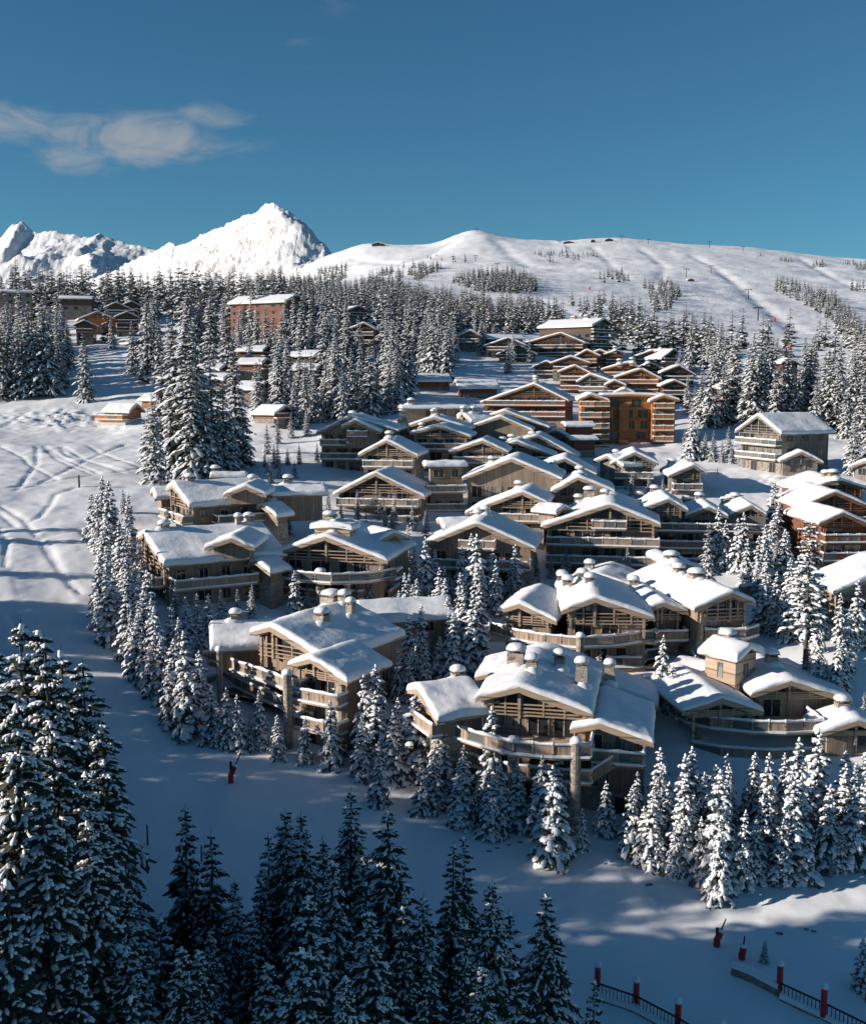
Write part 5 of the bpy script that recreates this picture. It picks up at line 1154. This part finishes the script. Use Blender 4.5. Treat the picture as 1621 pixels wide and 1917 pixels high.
for pg, n_, in (([(1180, 1560), (1340, 1530), (1640, 1510), (1640, 1620), (1440, 1640), (1330, 1665), (1200, 1605)], 46), ([(170, 1000), (262, 1000), (285, 1220), (400, 1370), (330, 1345), (240, 1250), (185, 1170)], 40),
               ([(740, 1150), (900, 1140), (905, 1260), (760, 1300)], 18), ([(560, 1405), (640, 1415), (800, 1500), (1050, 1560), (1080, 1520), (850, 1470), (700, 1400)], 16), ([(1400, 1080), (1500, 1090), (1500, 1190), (1410, 1180)], 9), ([(760, 1110), (1000, 1100), (1000, 1135), (760, 1150)], 10), ([(1290, 840), (1400, 850), (1400, 872), (1290, 862)], 8), ([(560, 945), (800, 985), (800, 1005), (560, 965)], 12), ([(470, 865), (600, 860), (600, 900), (500, 905)], 10), ([(1000, 1070), (1240, 1060), (1240, 1092), (1000, 1100)], 12), ([(1300, 1030), (1490, 1040), (1480, 1090), (1400, 1100)], 14), ([(1480, 1180), (1610, 1190), (1600, 1300), (1510, 1290)], 10), ([(1080, 905), (1240, 925), (1240, 945), (1080, 925)], 7)):
    lowf = pg[0] in ((560, 945), (470, 865), (1080, 905), (1000, 1070))      # small firs squeezed between the chalet rows
    wood(pg, n_, 3.6 if lowf else 6, 6 if lowf else 10.5, 2.3, kind='young', dmin=60, hr=.75)
# ---- individuals: the nearest/largest; the rest of the woods is one far-off mass
vis = [t for t in TREES if -60 < t[5] < 1690]
for t in vis: t.append(t[4]*F/t[8])
vis.sort(key=lambda t: -t[9])
NIND = 520
ind = [t for t in vis if t[0] != 'far'][:NIND]; ids = set(id(t) for t in ind); rest = [t for t in TREES if id(t) not in ids]
LM = [(90, 1500, 'in the dark stand at the lower left'), (330, 1640, 'in the gap right of the lower-left stand'), (350, 1880, 'at the bottom edge, left part'), (540, 1700, 'in the shade by the lower piste'), (680, 1880, 'at the bottom edge, middle part'), (760, 1640, 'below the sun-dappled piste'), (980, 1800, 'at bottom centre'), (60, 1250, 'in the tall stand at the left edge'),
 (200, 960, 'beside the open snowfield'), (225, 1130, 'lining the piste below the side-on chalets'), (300, 1220, 'on the bank below the lower side-on chalet'), (400, 1130, 'under the lower side-on chalet'), (430, 1390, 'in front of the chalet with low left wing'), (600, 1420, 'below the piste-side chalet corner'),
 (700, 1400, 'between the two nearest chalets'), (850, 1500, 'left of the nearest chalet terrace'), (1000, 1560, 'before the nearest chalet terrace'), (1150, 1580, 'right of the nearest chalet stair'), (1280, 1610, 'in the thicket below the turret chalet'), (1420, 1630, 'in the thicket at lower right'), (1560, 1600, 'in the thicket by the right edge'),
 (820, 1140, 'in the central firs between second-row chalets'), (870, 1240, 'in the hollow left of the stepped-gable chalet'), (950, 1110, 'below the scalloped-balcony chalet'), (1100, 1250, 'before the stepped-gable chalet'), (1240, 1300, 'between stepped-gable and turret chalets'),
 (1430, 1080, 'on the terrace left of the larch'), (1440, 1180, 'below the wall left of the larch'), (1550, 1270, 'right of the larch trunk'), (1330, 860, 'on the sunny bank by the amber hotel'), (1420, 870, 'before the grey timber chalet'), (1430, 990, 'below the bright snow bank'), (600, 1130, 'under the lantern-roof chalet'), (740, 1000, 'below the sunlit long-terrace chalet'),
 (360, 880, 'in the tall group behind the side-on chalets'), (50, 730, 'at the left edge of the upper wood'), (150, 700, 'around the orange-fronted chalet'), (300, 700, 'above the snowfield chalet'), (400, 680, 'in the wood left of the hillside hotel'), (520, 720, 'among the russet cabins'), (560, 800, 'just above the packed village'), (620, 740, 'in the wood above the village centre'), (700, 760, 'below the loggia chalet'), (780, 700, 'right of the loggia chalet'), (850, 650, 'beside the grey chalet in the wood'),
 (1310, 780, 'right of the amber hotel'), (1400, 790, 'behind the grey timber chalet'), (1500, 790, 'in the right-hand spruce wall'), (1600, 800, 'in the spruce wall at the right edge'), (1230, 670, 'above the black-walled chalets'), (500, 580, 'on the ridge by the hillside hotel'), (200, 570, 'on the skyline wood at left'), (350, 580, 'on the skyline wood left of the peak'), (700, 600, 'in the belt under the open slopes'), (930, 600, 'in the belt above the upper village')]
DSC = {'near': ('tall snow-streaked spruce', 'spruce tree', 'tall spruces in the foreground'), 'slim': ('slim lightly dusted spruce', 'spruce tree', 'tall spruces in the foreground'), 'young': ('snow-laden young fir', 'fir tree', 'young snow-laden firs between the chalets'),
       'tall': ('tall snowy spruce', 'spruce tree', 'snowy spruces on the slopes'), 'larch': ('tall larch with layered snowy boughs and a bare lower trunk', 'larch tree', None)}
clus = {}
for t in ind:
    k = min(range(len(LM)), key=lambda i: (LM[i][0]-t[5])**2+(LM[i][1]-min(t[7], 1900))**2*1.6)
    clus.setdefault((k, t[0]), []).append(t)
def ordn(n): return f"{n}{'th' if 10 <= n % 100 <= 20 else {1: 'st', 2: 'nd', 3: 'rd'}.get(n % 10, 'th')}"
for (k, kind), ts in clus.items():
    ts.sort(key=lambda t: t[5])
    for i, t in enumerate(ts):
        nme, cat, grp = DSC[kind]
        pos = '' if len(ts) == 1 else (', leftmost' if i == 0 else (', rightmost' if i == len(ts)-1 else f', {ordn(i+1)} from left'))
        cr_, tr_, h0, _, _ = trs.choice(PRO[kind]) if kind != 'larch' else PRO[kind][0]
        e_ = bpy.data.objects.new({'near': 'spruce_tree', 'slim': 'spruce_tree', 'tall': 'spruce_tree', 'young': 'fir_tree', 'larch': 'larch_tree'}[kind], None); COL.objects.link(e_)
        e_.location = (t[1], t[2], t[3]); s_ = t[4]/h0; sx = s_*trs.uniform(.88, 1.15)
        if kind == 'tall': sx = max(sx, s_)
        e_.scale = (sx, sx, s_); e_.rotation_euler = (trs.uniform(-.025, .025), trs.uniform(-.025, .025), trs.uniform(0, 6.28))
        tag(e_, ('tall larch with a bare lower trunk beside the long-roofed chalet' if kind == 'larch' else f'{nme} {LM[k][2]}{pos}'), cat, grp)
        obj('crown', cr_, e_); obj('trunk', tr_, e_)
def merged(name, ts, label, cat, pick):
    bufs = []
    vb = []; lb_ = []; lt_ = []; mi_ = []; off = 0
    for t in ts:
        cr_ = pick(t); key = id(cr_)
        if key not in _mc:
            mb = cr_[3]; tb = cr_[4]; o = len(mb.v)
            fs = mb.f+[tuple(i+o for i in f) for f in tb.f]
            _mc[key] = (np.array(mb.v+tb.v), np.concatenate([np.array(f) for f in fs]), np.array([len(f) for f in fs]), np.array(mb.m+[2]*len(tb.f)))
        V_, Lp, Lt, Mi = _mc[key]; s_ = t[4]/cr_[2]; sx = s_*trs.uniform(.95, 1.3); a = trs.uniform(0, 6.28); c, s = math.cos(a), math.sin(a)
        X = (V_[:, 0]*c-V_[:, 1]*s)*sx+t[1]; Y = (V_[:, 0]*s+V_[:, 1]*c)*sx+t[2]; Z = V_[:, 2]*s_+t[3]
        vb.append(np.stack([X, Y, Z], -1)); lb_.append(Lp+off); lt_.append(Lt); mi_.append(Mi); off += len(V_)
    V_ = np.concatenate(vb); Lp = np.concatenate(lb_); Lt = np.concatenate(lt_); Mi = np.concatenate(mi_)
    me = bpy.data.meshes.new(name); me.vertices.add(len(V_)); me.vertices.foreach_set('co', V_.ravel())
    me.loops.add(len(Lp)); me.loops.foreach_set('vertex_index', Lp.astype(np.int32)); me.polygons.add(len(Lt))
    me.polygons.foreach_set('loop_start', np.concatenate([[0], np.cumsum(Lt)[:-1]]).astype(np.int32)); me.polygons.foreach_set('loop_total', Lt.astype(np.int32))
    for m_ in M('frosted_needles', 'snow_tree', 'bark'): me.materials.append(m_)
    me.polygons.foreach_set('material_index', Mi.astype(np.int32)); me.polygons.foreach_set('use_smooth', np.ones(len(Lt), dtype=bool)); me.update()
    o = bpy.data.objects.new(name, me); COL.objects.link(o); tag(o, label, cat, None, 'stuff'); return o
_mc = {}
merged('distant_forest', rest, 'snowy conifer woods covering the slopes behind the village', 'forest', lambda t: trs.choice(PRO['tall' if t[0] != 'far' else 'far']))
# the wood goes on beyond the left of the photo and shades the piste
off_ = []
for k in range(3000):
    x = trs.uniform(-150, -22); y = trs.uniform(0, 135)
    if x > -.42*y-5: continue
    if any((x-a[1])**2+(y-a[2])**2 < 22 for a in off_): continue
    hh_ = trs.uniform(31, 37) if y < 49 else (trs.uniform(16, 21) if y < 63 else trs.uniform(25, 30) if y < 90 else (trs.uniform(19, 24) if y < 97 else trs.uniform(12, 17)))
    off_.append(['tall', x, y, ground(x, y)-.2, hh_, 0, 0, 0, 0])
    if len(off_) > 520: break
for k in range(400):
    x = trs.uniform(-170, -50); y = trs.uniform(128, 168)
    if x > -.42*y-8 or any((x-a[1])**2+(y-a[2])**2 < 130 for a in off_): continue
    off_.append(['tall', x, y, ground(x, y)-.2, trs.uniform(8, 13), 0, 0, 0, 0])
merged('shading_forest', off_, 'dense spruce wood just left of the photo, casting the long shadows', 'forest', lambda t: trs.choice(PRO['tall']))

# ------------------------------------------------------------------ small things on and beside the piste
def red_post(px, base, top, lean=0, gun=False, label='', d=None):
    q = hit(px, base); dd_ = proj(q)[2]; hh = P(px, top, dd_).z-q.z
    e_ = bpy.data.objects.new('snow_lance' if gun else 'padded_post', None); COL.objects.link(e_); e_.location = q
    tag(e_, label, 'snow lance' if gun else 'padded post', None if gun else 'red padded posts on the underpass parapets')
    c = MB(); c.cyl((0, 0), .12, .12, -1.5, hh*1.0, 8); build(c, 'pole', ['dark_metal'], e_)
    if gun:
        c = MB(); c.cyl((0, 0), .27, .27, .05, hh*.42, 12); build(c, 'padding', ['red_padding'], e_, smooth=False)
        c = MB(); c.cyl((0, 0), .26, .26, 0, hh*.42, 12); o_ = build(c, 'padding', ['red_padding'], e_, Matrix.Translation((.05, 0, hh*.42)) @ Matrix.Rotation(R(lean), 4, 'Y'))
        c = MB(); c.cyl((0, 0), .07, .05, hh*.42, hh*1.15, 6); build(c, 'lance_tube', ['dark_metal'], o_)
        s_ = MB(); s_.dome((0, 0), .27, .27, hh*.42, .22, 10, 0, 3); build(s_, 'snow_cap', ['snow_roof'], o_, smooth=True)
    else:
        c = MB(); c.cyl((0, 0), .22, .22, hh*.08, hh*.9, 12); build(c, 'padding', ['red_padding'], e_)
        s_ = MB(); s_.dome((0, 0), .27, .27, hh*.9, .42, 10, 0, 4, .8); build(s_, 'snow_cap', ['snow_roof'], e_, smooth=True)
red_post(433, 1466, 1424, 24, True, 'snow lance with two red padded sleeves alone on the shaded piste at left')
red_post(1341, 1772, 1735, 20, True, 'leaning snow lance in red padding left of the short one at lower right')
red_post(1388, 1796, 1766, 4, True, 'short red padded snow lance next to the lone sapling at lower right')
for px, b_, t_, lb in ((1118, 1848, 1801, 'leftmost red padded post on the near parapet'), (1190, 1884, 1828, 'second red padded post from left on the near parapet'), (1268, 1924, 1868, 'third red padded post from left on the near parapet'), (1350, 1968, 1908, 'rightmost red padded post on the near parapet, at the bottom edge'),
                   (1458, 1862, 1796, 'sunlit red padded post on the far parapet where wall meets railing'), (1540, 1908, 1838, 'shaded red padded post on the far parapet beside the railing'), (1624, 1880, 1830, 'red padded post at the right edge of the photo')):
    red_post(px, b_, t_, 0, False, lb)
def fence_run(name, label, cat, pts, hgt, bars=True, wall=False):
    Q = [hit(px, py) for px, py in pts]
    e_ = bpy.data.objects.new(name, None); COL.objects.link(e_); e_.location = Q[0]; tag(e_, label, cat)
    Q = [q-Q[0] for q in Q]
    m_ = MB(); b2 = MB(); sn = MB()
    for a, b_ in zip(Q[:-1], Q[1:]):
        if wall: m_.bar(a-Vector((0, 0, .3)), b_-Vector((0, 0, .3)), .5, hgt*2)
        else:
            m_.bar(a+Vector((0, 0, hgt)), b_+Vector((0, 0, hgt)), .1, .1); m_.bar(a+Vector((0, 0, .12)), b_+Vector((0, 0, .12)), .1, .1)
            n = int((b_-a).length/.28)
            for k in range(n+1): p = a.lerp(b_, k/n); m_.box(p.x-.025, p.x+.025, p.y-.025, p.y+.025, p.z+.1, p.z+hgt)
            b2.bar(a-Vector((0, 0, .6)), b_-Vector((0, 0, .6)), .6, 1.3)
        zt_ = hgt-.3 if wall else .1
        n = 8; prev = None
        for k in range(n+1):
            p = a.lerp(b_, k/n); d_ = (b_-a).normalized(); nx_, ny_ = -d_.y*.32, d_.x*.32; h_ = .25+.12*rnd.random()
            ring = [(p.x-nx_, p.y-ny_, p.z+zt_), (p.x-nx_*.7, p.y-ny_*.7, p.z+zt_+h_), (p.x+nx_*.7, p.y+ny_*.7, p.z+zt_+h_), (p.x+nx_, p.y+ny_, p.z+zt_)]
            if prev: sn.add(prev+ring, [(0, 1, 5, 4), (1, 2, 6, 5), (2, 3, 7, 6)])
            prev = ring
    build(m_, 'wall' if wall else 'railing', ['stone' if wall else 'dark_metal'], e_)
    if b2.f: build(b2, 'footing', ['stone'], e_)
    build(sn, 'snow_cap', ['snow_roof'], e_, smooth=True)
fence_run('parapet_railing', 'dark barred railing on the far parapet running off the lower right corner', 'railing', [(1460, 1868), (1540, 1905), (1640, 1955)], 1.1)
fence_run('parapet_wall', 'dark snow-topped stone wall leading down to the sunlit red post', 'wall', [(1370, 1822), (1410, 1838), (1458, 1864)], .9, wall=True)
fence_run('parapet_railing', 'dark barred railing on the near parapet between the red posts at the bottom edge', 'railing', [(1120, 1868), (1190, 1892), (1270, 1935), (1350, 1985)], 1.1)
fence_run('retaining_wall', 'snow-topped retaining wall on the terrace left of the larch', 'wall', [(1385, 1120), (1420, 1114), (1470, 1108)], 2.0, wall=True)
fence_run('bridge_parapet', 'low dark snow-topped ledge in deep shade among the bottom-left trees', 'wall', [(405, 1790), (450, 1780)], .8, wall=True)
def thin_pole(px, base, top, label, name='marker_pole', cat='marker pole', mat_='bark', r_=.09, head=False, grp=None):
    q = hit(px, base); h_ = P(px, top, proj(q)[2]).z-q.z
    c = MB(); c.cyl((0, 0), r_, r_*.8, -.5, h_, 8)
    if head:
        e_ = bpy.data.objects.new(name, None); COL.objects.link(e_); e_.location = q
        build(c, 'post', [mat_], e_); c = MB(); c.cyl((0, 0), .14, .2, h_, h_+.4, 8); build(c, 'lamp_head', ['dark_metal'], e_)
        c = MB(); c.dome((0, 0), .24, .24, h_+.4, .2, 8, 0, 3); build(c, 'snow_cap', ['snow_roof'], e_, smooth=True)
    else: e_ = build(c, name, [mat_], None, Matrix.Translation(q))
    tag(e_, label, cat, grp)
thin_pole(149, 913, 889, 'solitary wooden post on the sunny snowfield', 'wooden_post', 'post', 'bark', .22)
thin_pole(277, 1582, 1542, 'thin marker pole in the shade right of the dark lower-left stand')
thin_pole(378, 1612, 1582, 'thin marker pole between two slim spruces on the shaded piste')
thin_pole(1604, 1196, 1163, 'street lamp at the foot of the pale stone chalet, right one', 'street_lamp', 'street lamp', 'dark_metal', .07, True)
thin_pole(1595, 1180, 1157, 'street lamp at the foot of the pale stone chalet, left one', 'street_lamp', 'street lamp', 'dark_metal', .07, True)
for i, (px, b_, t_) in enumerate(((1342, 890, 876), (1344, 1060, 1040))[:1]): thin_pole(px, b_, t_, 'thin post on the lane above the bright snow bank', 'wooden_post', 'post')
def rock(px, py, sx, label):
    q = hit(px, py); r = random.Random(px); m_ = MB(); n = 8; vs = []
    for ring, (rr, z) in enumerate(((1, -.3), (.9, .25), (.5, .45))):
        for k in range(n): a = 6.283*k/n; j = r.uniform(.7, 1.2); vs.append((math.cos(a)*rr*sx*j, math.sin(a)*rr*sx*.6*j, z*sx*.7))
    vs.append((0, 0, .5*sx*.7)); m_.add(vs, [(a*n+k, a*n+(k+1) % n, (a+1)*n+(k+1) % n, (a+1)*n+k) for a in (0, 1) for k in range(n)]+[(2*n+k, 2*n+(k+1) % n, 3*n) for k in range(n)])
    o = build(m_, 'rock', ['stone'], None, Matrix.Translation(q)); tag(o, label, 'rock', 'dark rocks poking out of the snow')
for px, py, sx, lb in ((915, 1594, .3, 'dark rock, leftmost of the row below the nearest chalet'), (930, 1588, .26, 'dark rock, second of the row below the nearest chalet'), (952, 1582, .24, 'dark rock, third of the row below the nearest chalet'), (973, 1577, .3, 'dark rock, rightmost of the row below the nearest chalet'),
                   (1458, 1748, .35, 'flat dark rock lying between the sapling and the thicket'), (1522, 1744, .3, 'flat dark rock right of the other one, below the thicket'), (1215, 1656, .35, 'dark stone lying below the right-hand firs'), (1508, 1740, .25, 'tiny stone just left of the right-hand flat rock')): rock(px, py, sx, lb)
# ------------------------------------------------------------------ on the ski hill
def hut(px, py, w_, d_, h_, label, d=None, sty='dark', yaw=0):
    q = hit(px, py) or P(px, py, 2430)
    e_ = bpy.data.objects.new('mountain_hut', None); COL.objects.link(e_); e_.location = q; e_.rotation_euler = (0, 0, R(yaw)); tag(e_, label, 'hut')
    m_ = MB(); m_.prism([(-w_/2, -6), (w_/2, -6), (w_/2, h_*.6), (0, h_), (-w_/2, h_*.6)], 0, d_); build(m_, 'wall', [STY[sty][0]], e_)
    m_ = MB(); m_.prism([(-w_/2-1, h_*.55), (0, h_+.1), (w_/2+1, h_*.55), (w_/2+1, h_*.55+.7), (0, h_+1), (-w_/2-1, h_*.55+.7)], -1, d_+1); build(m_, 'roof_snow', ['snow_roof'], e_)
    for k in (-1, 0, 1): m_ = MB(); m_.box(k*w_*.28-w_*.08, k*w_*.28+w_*.08, -.06, 0.02, h_*.15, h_*.5); build(m_, 'window', ['glass'], e_)
hut(708, 461, 26, 12, 8, 'dark lift station on the ridge left of the rounded summit')
hut(1064, 456, 20, 10, 5, 'low mountain restaurant on the skyline, left of three', sty='russet'); hut(1110, 454, 9, 8, 6, 'small hut on the skyline, middle of three'); hut(1140, 452, 16, 10, 6, 'hut on the skyline, right of three')
hut(1293, 527, 9, 5, 4, 'tiny wooden hut halfway up the groomed run', sty='russet')
def pylon(px, base, h_, label):
    q = hit(px, base) or P(px, base, 2440)
    e_ = bpy.data.objects.new('lift_pylon', None); COL.objects.link(e_); e_.location = q; tag(e_, label, 'lift pylon', 'ski lift pylons')
    m_ = MB(); m_.cyl((0, 0), .55, .35, -2, h_, 8); build(m_, 'mast', ['dark_metal'], e_)
    m_ = MB(); m_.box(-3.2, 3.2, -.3, .3, h_-.6, h_); build(m_, 'crossarm', ['dark_metal'], e_)
    for sx in (-1, 1): m_ = MB(); m_.box(sx*3.2-.4, sx*3.2+.4, -2, 2, h_-1.3, h_-.7); build(m_, 'sheave', ['dark_metal'], e_)
for px, b_, h_, lb in ((893, 434, 7, 'lift pylon on the rounded summit'), (1163, 452, 12, 'lift pylon on the skyline right of the three huts'), (1213, 457, 10, 'lift pylon on the skyline, second right of the huts'), (1327, 464, 13, 'lift pylon on the skyline above the groomed run'), (1330, 512, 12, 'lift pylon on the upper groomed run'),
                   (1284, 520, 13, 'lift pylon beside the tiny wooden hut'), (1400, 560, 11, 'lift pylon below the bend of the run edge'), (1418, 600, 11, 'lowest lift pylon on the groomed run'), (930, 507, 11, 'lift pylon above the mid-slope tree island'), (848, 492, 10, 'lift pylon between the left tree islands'), (890, 490, 10, 'lift pylon below the rounded summit'), (1390, 470, 9, 'lift pylon at the right end of the skyline')):
    pylon(px, b_, h_, lb)
for px, py, lb in ((1103, 543, 'red marker on the open run under the skyline huts'), (1449, 602, 'upper red marker by the wood at the right'), (1478, 655, 'lower red marker at the foot of the run')):
    q = hit(px, py)
    if q: m_ = MB(); m_.cyl((0, 0), .9, .9, -.5, 3.2, 8); o = build(m_, 'piste_marker', ['red_padding'], None, Matrix.Translation(q)); tag(o, lb, 'piste marker', 'red piste markers')
